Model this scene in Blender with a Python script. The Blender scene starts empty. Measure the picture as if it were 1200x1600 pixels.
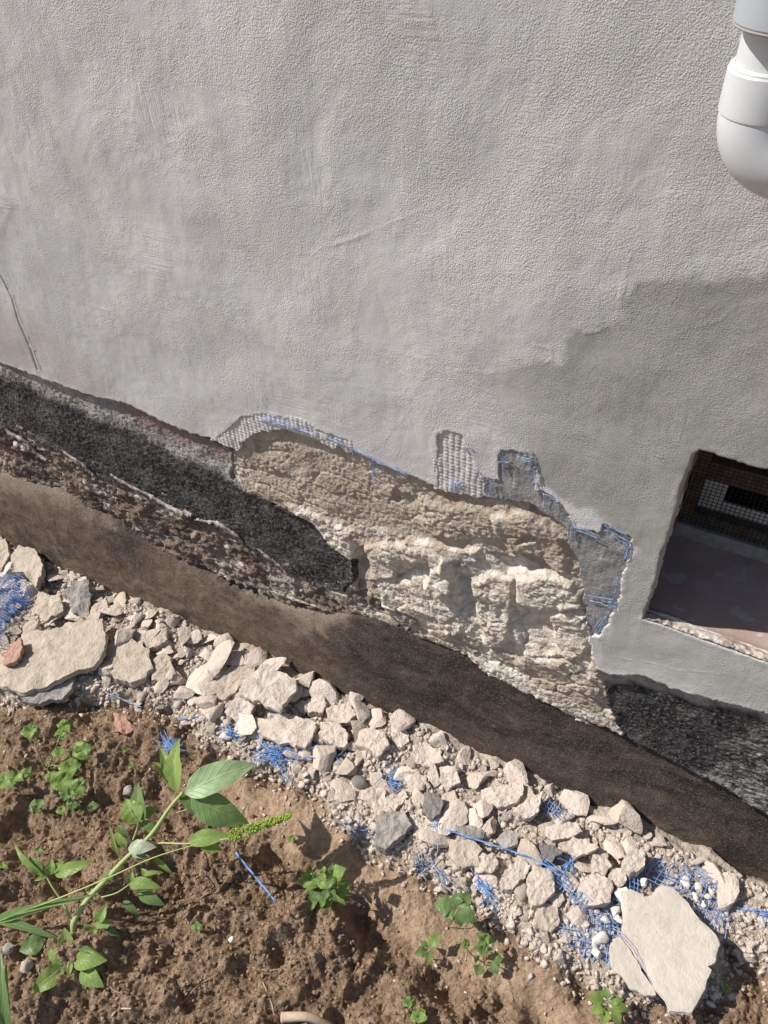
import bpy, math, random
import numpy as np
from mathutils import Matrix, Vector

# ------------------------------------------------------------------ camera, sky, sun
S = bpy.context.scene
COL = S.collection
RM = np.array([[0.87790657, -0.30340948, 0.37043588],
               [0.47568472, 0.64117795, -0.60217512],
               [-0.05480967, 0.70486419, 0.70722159]])
CAM = np.array([0.0, -0.80, 1.55])
cd = bpy.data.cameras.new('camera'); cam = bpy.data.objects.new('camera', cd); COL.objects.link(cam)
m4 = Matrix.Identity(4)
for i in range(3):
    for j in range(3): m4[i][j] = RM[i][j]
    m4[i][3] = CAM[i]
cam.matrix_world = m4
cd.sensor_fit = 'VERTICAL'; cd.sensor_height = 24; cd.lens = 18; cd.clip_start = 0.02; cd.clip_end = 500
S.camera = cam
SUN_TO = np.array([-0.66, -0.225, 0.72]); SUN_TO /= np.linalg.norm(SUN_TO)
w = bpy.data.worlds.new('World'); S.world = w; w.use_nodes = True
nt = w.node_tree; sky = nt.nodes.new('ShaderNodeTexSky'); sky.sky_type = 'NISHITA'; sky.sun_disc = False
sky.sun_elevation = math.asin(SUN_TO[2]); sky.sun_rotation = math.atan2(SUN_TO[0], SUN_TO[1])
bg = nt.nodes['Background']; bg.inputs['Strength'].default_value = 0.096
nt.links.new(sky.outputs[0], bg.inputs['Color'])
sl = bpy.data.lights.new('sun', 'SUN'); sl.energy = 5.0; sl.angle = math.radians(0.55); sl.color = (1.0, 0.945, 0.865)
so = bpy.data.objects.new('sun', sl); COL.objects.link(so)
so.rotation_euler = Vector(SUN_TO).to_track_quat('Z', 'Y').to_euler()
S.view_settings.view_transform = 'Standard'; S.view_settings.look = 'None'
S.view_settings.gamma = 1.0; S.view_settings.exposure = 0.17

random.seed(5); rng = np.random.RandomState(5)
# turns a spot seen in the photograph into a point on the wall plane y=Y or on a level z=Z
def ray(px, py): return RM @ np.array([px - 600.0, 800.0 - py, -1200.0])
def onwall(px, py, Y=0.0):
    d = ray(px, py); t = (Y - CAM[1]) / d[1]; return CAM + t * d
def onlvl(px, py, Z=0.0):
    d = ray(px, py); t = (Z - CAM[2]) / d[2]; return CAM + t * d
def WP(pts, Y=0.0): return [tuple(onwall(x, y, Y)[[0, 2]]) for x, y in pts]
def GP(pts, Z=0.0): return [tuple(onlvl(x, y, Z)[:2]) for x, y in pts]

# ------------------------------------------------------------------ noise
def _h(i, j, k, s):
    n = (i * 73856093) ^ (j * 19349663) ^ (k * 83492791) ^ (s * 2654435761)
    n = (n ^ (n >> 13)) * 1274126177
    n = n & 0x7fffffff
    return ((n ^ (n >> 16)) & 0xffff) / 65535.0
def vn(x, y, z=0.0, s=0):
    x = np.asarray(x, float); y = np.asarray(y, float); z = np.zeros_like(x) + z
    xi = np.floor(x).astype(np.int64); yi = np.floor(y).astype(np.int64); zi = np.floor(z).astype(np.int64)
    fx = x - xi; fy = y - yi; fz = z - zi
    ux = fx**3 * (fx * (fx * 6 - 15) + 10); uy = fy**3 * (fy * (fy * 6 - 15) + 10); uz = fz**3 * (fz * (fz * 6 - 15) + 10)
    r = 0
    for a in (0, 1):
        for b in (0, 1):
            for c in (0, 1):
                wgt = (ux if a else 1 - ux) * (uy if b else 1 - uy) * (uz if c else 1 - uz)
                gx = _h(xi + a, yi + b, zi + c, s) * 2 - 1; gy = _h(xi + a, yi + b, zi + c, s + 7) * 2 - 1
                gz = _h(xi + a, yi + b, zi + c, s + 13) * 2 - 1
                r = r + wgt * (gx * (fx - a) + gy * (fy - b) + gz * (fz - c))
    return r * 1.4
def vn2(x, y, s=0):
    x = np.asarray(x, float); y = np.asarray(y, float) + x * 0
    xi = np.floor(x).astype(np.int64); yi = np.floor(y).astype(np.int64); fx = x - xi; fy = y - yi
    ux = fx**3 * (fx * (fx * 6 - 15) + 10); uy = fy**3 * (fy * (fy * 6 - 15) + 10); r = 0
    for a in (0, 1):
        for b in (0, 1):
            wgt = (ux if a else 1 - ux) * (uy if b else 1 - uy)
            r = r + wgt * ((_h(xi + a, yi + b, 3, s) * 2 - 1) * (fx - a) + (_h(xi + a, yi + b, 3, s + 7) * 2 - 1) * (fy - b))
    return r * 1.6
def fbm(x, y, s=0, o=4, g=0.5):
    r = 0; a = 1.0
    x = x * 1.0; y = y * 1.0
    for i in range(o):
        x, y = x * .825 + y * .565 + 3.7, y * .825 - x * .565 + 1.3
        r = r + a * vn2(x, y, s + i * 17); a *= g; x = x * 2.07; y = y * 2.07
    return r
def ridged(x, y, s=0, o=4):
    r = 0; a = 1.0
    for i in range(o):
        r = r + a * (0.5 - np.abs(vn2(x * 2**i, y * 2**i, s + i * 17))) ; a *= 0.5
    return r
def worley(x, y, s=0):
    xi = np.floor(x).astype(np.int64); yi = np.floor(y).astype(np.int64)
    f1 = np.full(x.shape, 9.0); f2 = np.full(x.shape, 9.0); idd = np.zeros(x.shape)
    for a in (-1, 0, 1):
        for b in (-1, 0, 1):
            cx = xi + a + _h(xi + a, yi + b, 1, s); cy = yi + b + _h(xi + a, yi + b, 2, s)
            d = np.hypot(x - cx, y - cy); hh = _h(xi + a, yi + b, 5, s)
            n = d < f1
            f2 = np.where(n, f1, np.minimum(f2, d)); idd = np.where(n, hh, idd); f1 = np.where(n, d, f1)
    return f1, f2, idd
def sst(a, b, x):
    t = np.clip((x - a) / (b - a), 0, 1); return t * t * (3 - 2 * t)
def sdist(px, py, poly):           # signed distance, positive inside
    d = np.full(px.shape, 1e9); ins = np.zeros(px.shape, bool); n = len(poly)
    for i in range(n):
        x0, y0 = poly[i]; x1, y1 = poly[(i + 1) % n]
        ex, ey = x1 - x0, y1 - y0; L = ex * ex + ey * ey + 1e-12
        t = np.clip(((px - x0) * ex + (py - y0) * ey) / L, 0, 1)
        d = np.minimum(d, (px - x0 - t * ex)**2 + (py - y0 - t * ey)**2)
        if abs(y1 - y0) > 1e-12:
            c = ((y0 > py) != (y1 > py)) & (px < ex * (py - y0) / (y1 - y0) + x0)
            ins ^= c
    d = np.sqrt(d); return np.where(ins, d, -d)
def ldist(px, py, line):
    d = np.full(px.shape, 1e9)
    for i in range(len(line) - 1):
        x0, y0 = line[i]; x1, y1 = line[i + 1]
        ex, ey = x1 - x0, y1 - y0; L = ex * ex + ey * ey + 1e-12
        t = np.clip(((px - x0) * ex + (py - y0) * ey) / L, 0, 1)
        d = np.minimum(d, (px - x0 - t * ex)**2 + (py - y0 - t * ey)**2)
    return np.sqrt(d)

# ------------------------------------------------------------------ objects
def tag(o, label=None, cat=None, group=None, kind=None):
    if label: o['label'] = label
    if cat: o['category'] = cat
    if group: o['group'] = group
    if kind: o['kind'] = kind
    return o
def empty(name, loc=(0, 0, 0)):
    o = bpy.data.objects.new(name, None); o.location = loc; o.empty_display_size = 0.03; COL.objects.link(o); return o
def link(name, me, mat, parent=None, smooth=True, sharp=None):
    if mat is not None and len(me.materials) == 0: me.materials.append(mat)
    if smooth:
        me.shade_smooth()
        if sharp: me.set_sharp_from_angle(angle=math.radians(sharp))
    o = bpy.data.objects.new(name, me); COL.objects.link(o)
    if parent is not None:
        o.parent = parent; o.matrix_parent_inverse = Matrix.Translation(-Vector(parent.location))
    return o
def mesh_np(name, V, F, attrs=None):     # F: n x 4 or n x 3 int array
    me = bpy.data.meshes.new(name); V = np.asarray(V, np.float32); F = np.asarray(F, np.int32)
    k = F.shape[1]
    me.vertices.add(len(V)); me.vertices.foreach_set('co', V.ravel())
    me.loops.add(F.size); me.loops.foreach_set('vertex_index', F.ravel())
    me.polygons.add(len(F)); me.polygons.foreach_set('loop_start', np.arange(0, F.size, k, dtype=np.int32))
    me.update(calc_edges=True); me.validate()
    for a, v in (attrs or {}).items():
        at = me.attributes.new(a, 'FLOAT', 'POINT'); at.data.foreach_set('value', np.asarray(v, np.float32).ravel())
    return me
def mesh_py(name, V, F):
    me = bpy.data.meshes.new(name); me.from_pydata([tuple(map(float, v)) for v in V], [], F); me.update(); return me
def grid_faces(nu, nv):                  # index = i*nv + j
    i, j = np.meshgrid(np.arange(nu - 1), np.arange(nv - 1), indexing='ij')
    a = (i * nv + j).ravel()
    return np.stack([a, a + nv, a + nv + 1, a + 1], 1)
def clipmesh(name, P, F, keep, attrs=None):
    fk = keep[F].all(1); F = F[fk]; used = np.zeros(len(P), bool); used[F.ravel()] = True
    idx = np.cumsum(used) - 1
    return mesh_np(name, P[used], idx[F], {k: v[used] for k, v in (attrs or {}).items()})

# ------------------------------------------------------------------ material shorthand
class M:
    def __init__(s, name, rough=0.9, spec=0.2):
        s.m = bpy.data.materials.new(name); s.m.use_nodes = True; s.t = s.m.node_tree; s.b = s.t.nodes['Principled BSDF']
        s.b.inputs['Roughness'].default_value = rough; s.b.inputs['Specular IOR Level'].default_value = spec
        s.geo = s.t.nodes.new('ShaderNodeNewGeometry'); s.tc = s.t.nodes.new('ShaderNodeTexCoord')
        s.vec = s.geo.outputs['Position']
    def L(s, a, b): s.t.links.new(a, b)
    def set(s, sock, v):
        if hasattr(v, 'is_output'): s.L(v, sock)
        else: sock.default_value = v
    def objvec(s):
        oi = s.t.nodes.new('ShaderNodeObjectInfo'); ad = s.t.nodes.new('ShaderNodeVectorMath'); ad.operation = 'ADD'
        mu = s.t.nodes.new('ShaderNodeVectorMath'); mu.operation = 'SCALE'; mu.inputs[0].default_value = (13.1, 7.7, 3.3)
        s.L(oi.outputs['Random'], mu.inputs['Scale']); s.L(s.tc.outputs['Object'], ad.inputs[0]); s.L(mu.outputs[0], ad.inputs[1])
        s.vec = ad.outputs[0]; s.rnd = oi.outputs['Random']; return s
    def scl(s, v, rot=None):
        n = s.t.nodes.new('ShaderNodeMapping'); n.inputs['Scale'].default_value = v
        if rot: n.inputs['Rotation'].default_value = rot
        s.L(s.vec, n.inputs['Vector']); return n.outputs[0]
    def noise(s, sc, det=4, ro=0.55, dist=0, vec=None):
        n = s.t.nodes.new('ShaderNodeTexNoise'); n.inputs['Scale'].default_value = sc; n.inputs['Detail'].default_value = det
        n.inputs['Roughness'].default_value = ro; n.inputs['Distortion'].default_value = dist
        s.L(vec or s.vec, n.inputs['Vector']); return n.outputs['Fac']
    def voro(s, sc, feat='F1', vec=None):
        n = s.t.nodes.new('ShaderNodeTexVoronoi'); n.feature = feat; n.inputs['Scale'].default_value = sc
        s.L(vec or s.vec, n.inputs['Vector']); return n.outputs['Distance']
    def mr(s, v, a, b, c=0.0, d=1.0):
        n = s.t.nodes.new('ShaderNodeMapRange'); n.interpolation_type = 'SMOOTHSTEP'
        for k, q in zip(('From Min', 'From Max', 'To Min', 'To Max'), (a, b, c, d)): n.inputs[k].default_value = q
        s.L(v, n.inputs['Value']); return n.outputs[0]
    def math(s, op, a, b=0.0, cl=False):
        n = s.t.nodes.new('ShaderNodeMath'); n.operation = op; n.use_clamp = cl
        s.set(n.inputs[0], a); s.set(n.inputs[1], b); return n.outputs[0]
    def mix(s, f, a, b):
        n = s.t.nodes.new('ShaderNodeMix'); n.data_type = 'RGBA'; s.set(n.inputs[0], f)
        for q, v in ((6, a), (7, b)):
            if isinstance(v, tuple) and len(v) == 3: v = v + (1,)
            s.set(n.inputs[q], v)
        return n.outputs[2]
    def attr(s, name):
        n = s.t.nodes.new('ShaderNodeAttribute'); n.attribute_name = name; return n.outputs['Fac']
    def color(s, c): s.set(s.b.inputs['Base Color'], c if hasattr(c, 'is_output') else tuple(c) + (1,)); return s
    def bump(s, hgt, dist, strength=1.0, prev=None):
        n = s.t.nodes.new('ShaderNodeBump'); n.inputs['Distance'].default_value = dist; n.inputs['Strength'].default_value = strength
        s.L(hgt, n.inputs['Height'])
        if prev is not None: s.L(prev, n.inputs['Normal'])
        s.L(n.outputs[0], s.b.inputs['Normal']); return n.outputs[0]

def mk_plaster():
    s = M('grey_render', 0.92, 0.15)
    big = s.noise(2.2, 3, 0.55, 0.5); mid = s.noise(7, 5, 0.65, 0.3)
    c = s.mix(s.mr(big, 0.38, 0.62), (0.565, 0.56, 0.55), (0.655, 0.642, 0.632))
    c = s.mix(s.mr(mid, 0.5, 0.75, 0, 0.55), c, (0.51, 0.51, 0.50))
    st = s.noise(1.0, 4, 0.6, 0, s.scl((18, 5, 1.6)))
    c = s.mix(s.mr(st, 0.52, 0.8, 0, 0.15), c, (0.42, 0.415, 0.395))
    c = s.mix(s.mr(s.noise(4.5, 4, 0.6, 0.6), 0.55, 0.66, 0, 0.35), c, (0.545, 0.525, 0.50))
    c = s.mix(s.attr('damp'), c, s.mix(s.mr(mid, 0.35, 0.65), (0.315, 0.312, 0.282), (0.38, 0.376, 0.345)))
    c = s.mix(s.attr('stain_shade'), c, (0.36, 0.30, 0.22))  # yellowish stain at the left, plus painted shade under the pipe elbow
    c = s.mix(s.attr('pale'), c, (0.60, 0.57, 0.52))
    fine = s.noise(330, 2, 0.6)
    c = s.mix(s.mr(fine, 0.35, 0.7, 0, 0.35), c, (0.52, 0.505, 0.485))
    s.color(c)
    grain = s.noise(560, 2, 0.6, 0.0); lump = s.noise(190, 2, 0.5, 0.0); trow = s.noise(1, 4, 0.65, 0.2, s.scl((14, 14, 11), (0, .5, 0)))
    amt = s.mr(s.noise(5.5, 4, 0.65, .3), 0.38, 0.60, 0.22, 1.0)
    amt = s.math('MULTIPLY', amt, s.math('SUBTRACT', 1.0, s.math('MULTIPLY', s.attr('damp'), 0.45)))
    p = s.bump(trow, 0.003, 0.45)
    cb = s.math('MULTIPLY', s.noise(1, 3, .6, .1, s.scl((240, 240, 26), (0, .25, 0))), s.mr(s.noise(6, 3, .6, .4), .54, .66)); p = s.bump(cb, 0.0014, .7, p)
    cb = s.math('MULTIPLY', s.noise(1, 3, .6, .1, s.scl((22, 120, 230), (0, .45, 0))), s.mr(s.noise(5, 3, .6, .9), .55, .66)); p = s.bump(cb, 0.0014, .7, p)
    h = s.math('ADD', s.math('MULTIPLY', grain, 1.0), s.math('MULTIPLY', lump, 0.28))
    s.bump(s.math('MULTIPLY', h, amt), 0.0023, 1.0, p)
    return s.m
def mk_adhesive():
    s = M('grey_adhesive', 0.9, 0.15)
    n = s.noise(40, 4, 0.6, 0.2); n2 = s.noise(260, 3, 0.6)
    c = s.mix(s.mr(n, 0.35, 0.65), (0.15, 0.15, 0.15), (0.27, 0.265, 0.255))
    c = s.mix(s.attr('pale'), c, s.mix(s.mr(n2, 0.4, 0.6), (0.50, 0.49, 0.47), (0.64, 0.62, 0.59)))
    c = s.mix(s.mr(s.noise(1, 4, .7, .2, s.scl((120, 120, 40))), 0.56, 0.66, 0, 0.6), c, (0.5, 0.49, 0.47))
    s.color(c); s.bump(s.math('ADD', n2, n), 0.0015, 0.9); return s.m
def mk_bitumen():
    s = M('black_bitumen_coat', 0.8, 0.25)
    g = s.noise(230, 3, 0.6, 0.1); b = s.noise(16, 4, 0.6, 0.4); st = s.noise(1, 5, 0.7, 0.5, s.scl((60, 60, 130), (0, 0.3, 0)))
    c = s.mix(s.mr(b, 0.42, 0.6), (0.012, 0.012, 0.014), (0.050, 0.049, 0.049))
    c = s.mix(s.mr(g, 0.48, 0.68, 0, 0.7), c, (0.19, 0.18, 0.17))
    k = s.math('MULTIPLY', s.mr(st, 0.42, 0.62), s.attr('scuff'), True)
    k = s.math('ADD', k, s.math('MULTIPLY', s.attr('dust'), s.mr(st, 0.3, 0.5, 0.45, 1.0)), True)
    c = s.mix(k, c, s.mix(s.mr(b, 0.4, 0.6), (0.30, 0.285, 0.265), (0.42, 0.40, 0.375)))
    c = s.mix(s.attr('pink'), c, (0.26, 0.19, 0.165))
    s.color(c); s.bump(s.math('ADD', g, s.math('MULTIPLY', b, 2.0)), 0.0045, 1.0); return s.m
def mk_masonry():
    s = M('crumbling_stone_and_mortar', 0.95, 0.1)
    b = s.noise(11, 5, 0.6, 0.5); g = s.noise(210, 4, 0.65); md = s.noise(55, 4, 0.65, 0.4)
    tan = s.mix(s.mr(b, 0.35, 0.65), (0.40, 0.33, 0.26), (0.52, 0.44, 0.36))
    tan = s.mix(s.mr(md, 0.52, 0.72, 0, 0.5), tan, (0.33, 0.26, 0.19))
    crm = s.mix(s.mr(md, 0.38, 0.62), (0.55, 0.475, 0.39), (0.75, 0.685, 0.595))
    f = s.math('ADD', s.attr('cream'), s.math('MULTIPLY', s.math('SUBTRACT', md, 0.5), 1.4), True)
    c = s.mix(s.mr(f, 0.25, 0.75), tan, crm)
    c = s.mix(s.mr(g, 0.48, 0.7, 0, 0.5), c, (0.66, 0.59, 0.49))
    c = s.mix(s.attr('grey'), c, s.mix(s.mr(md, 0.4, 0.6), (0.40, 0.385, 0.37), (0.55, 0.53, 0.5)))
    sm = s.noise(1, 4, .6, .5, s.scl((14, 14, 9), (0, .4, 0))); c = s.mix(s.mr(sm, .54, .66, 0, .75), c, (.70, .63, .54)); c = s.mix(s.mr(sm, .44, .34, 0, .55), c, (.36, .27, .19))
    s.color(c); p = s.bump(md, 0.004, 0.8); s.bump(g, 0.0048, 1.0, p); return s.m
def mk_torn():
    s = M('torn_muddy_render', 0.95, 0.1)
    md = s.noise(36, 5, 0.7, 0.8); b = s.noise(9, 4, 0.6, 0.5); g = s.noise(190, 3, 0.6)
    c = s.mix(s.mr(b, 0.35, 0.65), (0.12, 0.088, 0.068), (0.235, 0.18, 0.14))
    c = s.mix(s.mr(md, 0.53, 0.68, 0, 0.75), c, (0.34, 0.28, 0.23))
    c = s.mix(s.attr('pale'), c, s.mix(s.mr(md, 0.4, 0.6), (0.33, 0.28, 0.24), (0.56, 0.50, 0.44)))
    s.color(c); p = s.bump(md, 0.007, 1.0); s.bump(g, 0.004, 1.0, p); return s.m
def mk_band():
    s = M('soiled_plinth_coating', 0.85, 0.2)
    st = s.noise(1, 6, 0.7, 0.25, s.scl((9, 9, 26), (0, -0.5, 0))); md = s.noise(24, 6, 0.75, 0.1); g = s.noise(360, 3, 0.7)
    sp = s.noise(150, 4, 0.7); st2 = s.noise(1, 7, 0.78, 0.9, s.scl((8, 14, 20), (0, 0.25, 0)))
    c = s.mix(s.mr(st, 0.38, 0.62), (0.026, 0.022, 0.021), (0.072, 0.057, 0.048))
    k = s.math('ADD', s.attr('brown'), s.math('MULTIPLY', s.math('SUBTRACT', st2, 0.5), 2.0), True)
    c = s.mix(k, c, s.mix(s.mr(md, 0.35, 0.65), (0.115, 0.078, 0.053), (0.195, 0.138, 0.098)))
    d = s.math('ADD', s.attr('dust'), s.math('MULTIPLY', s.math('SUBTRACT', s.math('ADD', st2, s.math('MULTIPLY', s.math('SUBTRACT', md, .5), .5)), 0.5), 2.0), True)
    c = s.mix(s.math('MULTIPLY', s.mr(d, 0.15, 0.9), 1.0), c, s.mix(s.mr(g, 0.4, 0.65), (0.19, 0.145, 0.11), (0.37, 0.295, 0.235)))
    c = s.mix(s.mr(s.noise(6, 6, .7, .4), .52, .60, 0, .7), c, (0.035, 0.029, 0.026)); c = s.mix(s.mr(g, 0.50, 0.70, 0, 0.8), c, (0.24, 0.205, 0.17)); c = s.mix(s.mr(st, .60, .72, 0, .5), c, (.16, .15, .145))
    c = s.mix(s.attr('pale'), c, (0.55, 0.49, 0.41))
    c = s.mix(s.mr(sp, 0.70, 0.78, 0, 0.7), c, (0.42, 0.37, 0.31))
    s.color(c); g2 = s.noise(150, 4, .75); p = s.bump(st2, 0.005, 0.7); p = s.bump(md, 0.004, 0.7, p); p = s.bump(g2, .004, .9, p); s.bump(g, 0.0036, 1.0, p); return s.m
def mk_ground():
    s = M('soil_and_rubble_dust', 0.97, 0.08)
    b = s.noise(7, 4, 0.6, 0.4); md = s.noise(60, 4, 0.65); g = s.noise(420, 3, 0.65)
    c = s.mix(s.mr(b, 0.35, 0.65), (0.20, 0.134, 0.086), (0.29, 0.20, 0.135))
    c = s.mix(s.mr(md, 0.42, 0.65, 0, 0.8), c, (0.43, 0.315, 0.22))
    c = s.mix(s.attr('pathy'), c, s.mix(s.mr(md, 0.4, 0.6), (0.40, 0.28, 0.19), (0.50, 0.365, 0.255)))
    k = s.math('ADD', s.attr('dust'), s.math('MULTIPLY', s.math('SUBTRACT', s.noise(45, 5, 0.7), 0.5), 1.5), True)
    c = s.mix(s.mr(k, 0.25, 0.75), c, s.mix(s.mr(md, 0.35, 0.65), (0.47, 0.395, 0.32), (0.60, 0.52, 0.435)))
    s.color(c); gg = s.noise(190, 4, 0.7); p = s.bump(md, 0.006, 0.8); p = s.bump(gg, 0.005, 1.0, p); s.bump(g, 0.0022, 1.0, p); return s.m
def mk_chunk(name, a, b2, c3, spots=0.35, bumpd=0.003):
    s = M(name, 0.95, 0.1).objvec()
    n = s.noise(30, 5, 0.65, 0.3); g = s.noise(330, 4, 0.7); v = s.noise(120, 3, 0.6)
    c = s.mix(s.mr(n, 0.36, 0.64), a, b2); c = s.mix(s.mr(s.rnd, 0, 1, 0, 0.55), c, c3)
    c = s.mix(s.mr(v, 0.62, 0.74, 0, spots), c, tuple(x * 0.6 for x in a)); c = s.mix(s.mr(g, 0.55, 0.72, 0, .35), c, tuple(min(.8, x * 1.3) for x in b2))
    n3 = s.noise(60, 5, 0.7); p = s.bump(n3, bumpd * 1.6, 0.9); p = s.bump(v, bumpd, 0.8, p); s.bump(g, bumpd * 0.6, 1.0, p); s.color(c); return s.m
def mk_simple(name, col, rough=0.5, spec=0.4, var=None, sc=60, bd=0.0):
    s = M(name, rough, spec)
    if var:
        n = s.noise(sc, 4, 0.6, 0.3); s.color(s.mix(s.mr(n, 0.35, 0.65), col, var))
        if bd: s.bump(n, bd, 1.0)
    else: s.color(col)
    return s.m
def mk_leaf(name, col, vein, pale, tr=0.35):
    s = M(name, 0.42, 0.3)
    sx = s.t.nodes.new('ShaderNodeSeparateXYZ'); s.L(s.tc.outputs['UV'], sx.inputs[0])
    u, v = sx.outputs[0], sx.outputs[1]
    av = s.math('ABSOLUTE', s.math('SUBTRACT', v, 0.5))
    mid = s.mr(av, 0.012, 0.045, 1.0, 0.0)
    ph = s.math('FRACT', s.math('SUBTRACT', s.math('MULTIPLY', u, 8.0), s.math('MULTIPLY', av, 4.0)))
    sid = s.mr(s.math('ABSOLUTE', s.math('SUBTRACT', ph, 0.5)), 0.03, 0.12, 0.75, 0.0)
    k = s.math('MAXIMUM', mid, sid)
    n = s.noise(60, 3, 0.6); nb = s.noise(9, 2, 0.5)
    c = s.mix(s.mr(n, 0.35, 0.65), col, tuple(x * 1.35 for x in col)); c = s.mix(s.mr(nb, 0.45, 0.7, 0, 0.6), c, pale)
    oi = s.t.nodes.new('ShaderNodeObjectInfo'); c = s.mix(s.mr(oi.outputs['Random'], 0, 1, 0, .45), c, tuple(x * y for x, y in zip(col, (1.5, 1.15, .9)))); c = s.mix(s.mr(s.noise(220, 4, .7), .60, .68, 0, .45), c, (.36, .33, .22))
    c = s.mix(s.math('MULTIPLY', k, 0.55), c, vein)
    c = s.mix(s.geo.outputs['Backfacing'], c, s.mix(0.35, c, (0.30, 0.40, 0.22)))
    s.color(c); s.bump(s.math('SUBTRACT', s.math('MULTIPLY', n, 0.3), k), 0.0012, 0.8)
    tn = s.t.nodes.new('ShaderNodeBsdfTranslucent'); mx = s.t.nodes.new('ShaderNodeMixShader'); mx.inputs[0].default_value = tr
    tc = s.mix(0.5, c, (0.36, 0.52, 0.04)); s.L(tc, tn.inputs['Color'])
    out = s.t.nodes['Material Output']; s.L(s.b.outputs[0], mx.inputs[1]); s.L(tn.outputs[0], mx.inputs[2]); s.L(mx.outputs[0], out.inputs['Surface'])
    return s.m
MP = mk_plaster(); MA = mk_adhesive(); MB = mk_bitumen(); MM = mk_masonry(); MT = mk_torn(); MBA = mk_band(); MG = mk_ground()
PALE = mk_chunk('pale_plaster_rubble', (0.57, 0.485, 0.415), (0.67, 0.585, 0.51), (0.62, 0.52, 0.44))
TAN = mk_chunk('tan_plaster_rubble', (0.46, 0.385, 0.31), (0.56, 0.485, 0.40), (0.52, 0.45, 0.38))
GREY = mk_chunk('grey_mortar_rubble', (0.25, 0.24, 0.225), (0.42, 0.385, 0.345), (0.42, 0.38, 0.34))
DGREY = mk_chunk('dark_grey_rubble', (0.15, 0.145, 0.14), (0.27, 0.25, 0.23), (0.30, 0.275, 0.25))
BRICK = mk_chunk('pink_brick_rubble', (0.42, 0.23, 0.17), (0.50, 0.30, 0.23), (0.48, 0.33, 0.27))
WHITE = mk_chunk('white_filler_rubble', (0.70, 0.66, 0.58), (0.76, 0.72, 0.64), (0.72, 0.68, 0.6), 0.1, 0.001)
SMOOTH = mk_chunk('smooth_finish_slab', (0.50, 0.45, 0.39), (0.56, 0.505, 0.44), (0.53, 0.475, 0.41), 0.5, 0.0012)
PEB = mk_chunk('pebble_stone', (0.30, 0.27, 0.24), (0.40, 0.36, 0.32), (0.45, 0.40, 0.34), 0.1, 0.0004)
SOILC = mk_chunk('dry_soil_clod', (0.235, 0.15, 0.092), (0.32, 0.215, 0.14), (0.40, 0.285, 0.195), .1)
BLUE = mk_simple('blue_glass_fibre', (0.09, 0.24, 0.62), 0.5, 0.35, (0.27, 0.44, 0.75), 60)
BLUED = mk_simple('dusty_blue_glass_fibre', (0.13, 0.24, 0.50), 0.7, 0.2, (0.42, 0.47, 0.56), 120)
PVC = mk_simple('white_pvc', (0.60, 0.625, 0.65), 0.35, 0.45, (0.56, 0.58, 0.59), 14)
PVCG = mk_simple('grey_pvc', (0.36, 0.39, 0.42), 0.4, 0.4)
RINGM = mk_simple('grey_rubber_seal', (0.30, 0.28, 0.27), 0.6, 0.2)
PI = math.pi

def axis(lo, a, b, hi, step):
    c = list(np.arange(a, b + step / 2, step)); st = step; x = c[0]; L = []
    while x > lo: st *= 1.35; x -= st; L.append(max(x, lo))
    st = step; x = c[-1]; H = []
    while x < hi: st *= 1.35; x += st; H.append(min(x, hi))
    return np.array(L[::-1] + c + H)
def layer(name, mat, parent, U, Vv, dfun, yfun, attrs, e=0.004, back=0.03):
    X, Z = np.meshgrid(U, Vv, indexing='ij'); nu, nv = X.shape; X = X.ravel(); Z = Z.ravel()
    d = dfun(X, Z); y = yfun(X, Z, d)
    y = y + back * sst(0, 1, -d / e) - 0.0
    me = clipmesh(name, np.stack([X, y, Z], 1), grid_faces(nu, nv), d > -e * 1.6, {k: f(X, Z) for k, f in attrs.items()})
    return link(name, me, mat, parent)
def soft(poly, w0, w1): return lambda X, Z: sst(w0, w1, sdist(X, Z, poly))
zero = lambda X, Z: X * 0

# ------------------------------------------------------------------ house wall
wall = empty('house_wall', (-0.4, 0.0, 0.0))
tag(wall, 'grey rendered house wall with its render broken away low down, above the rubble', 'wall')

HOLE = [(368, 703), (372, 690), (395, 675), (440, 668), (480, 680), (520, 697), (555, 705), (590, 725), (640, 745), (690, 765), (730, 772), (790, 780), (830, 785), (870, 810), (890, 825), (890, 850), (905, 880), (915, 930), (918, 980), (925, 1020), (935, 1045), (950, 1052)]
PL_EDGE = [(-260, 470), (-50, 545), (0, 568), (60, 590), (125, 612), (200, 632), (235, 650), (290, 675), (340, 690)] + HOLE + [(1000, 1052), (1060, 1077), (1130, 1096), (1200, 1117), (1300, 1148)]
ple = WP(PL_EDGE)
PL = [(-9.0, ple[0][1] + 0.15)] + [(-2.6, ple[0][1] + 0.02)] + ple + [(0.9, ple[-1][1] + 0.0), (9.0, ple[-1][1])] + [(9.0, 5.0), (-9.0, 5.0)]
ADH = [WP([(333, 692), (350, 675), (378, 652), (410, 648), (460, 658), (500, 672), (545, 690), (556, 712), (520, 706), (480, 690), (440, 678), (395, 685), (372, 712)]),
       WP([(683, 682), (699, 674), (722, 680), (727, 700), (737, 712), (742, 735), (752, 742), (757, 780), (730, 785), (684, 772)]),
       WP([(757, 750), (778, 750), (780, 708), (795, 705), (828, 712), (836, 735), (834, 768), (850, 770), (866, 780), (868, 792), (888, 805), (897, 835), (870, 822), (830, 797), (790, 792), (755, 785)]),
       WP([(885, 825), (935, 832), (945, 820), (984, 838), (985, 868), (975, 895), (968, 930), (962, 955), (947, 975), (937, 994), (925, 992), (910, 960), (905, 930), (895, 880), (880, 850)])]
WIN = [(-0.037, 0.572), (-0.030, 0.571), (0.10, 0.570), (0.62, 0.566), (0.62, 0.912), (0.10, 0.909), (0.02, 0.911), (-0.031, 0.914), (-0.039, 0.905)]
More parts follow.
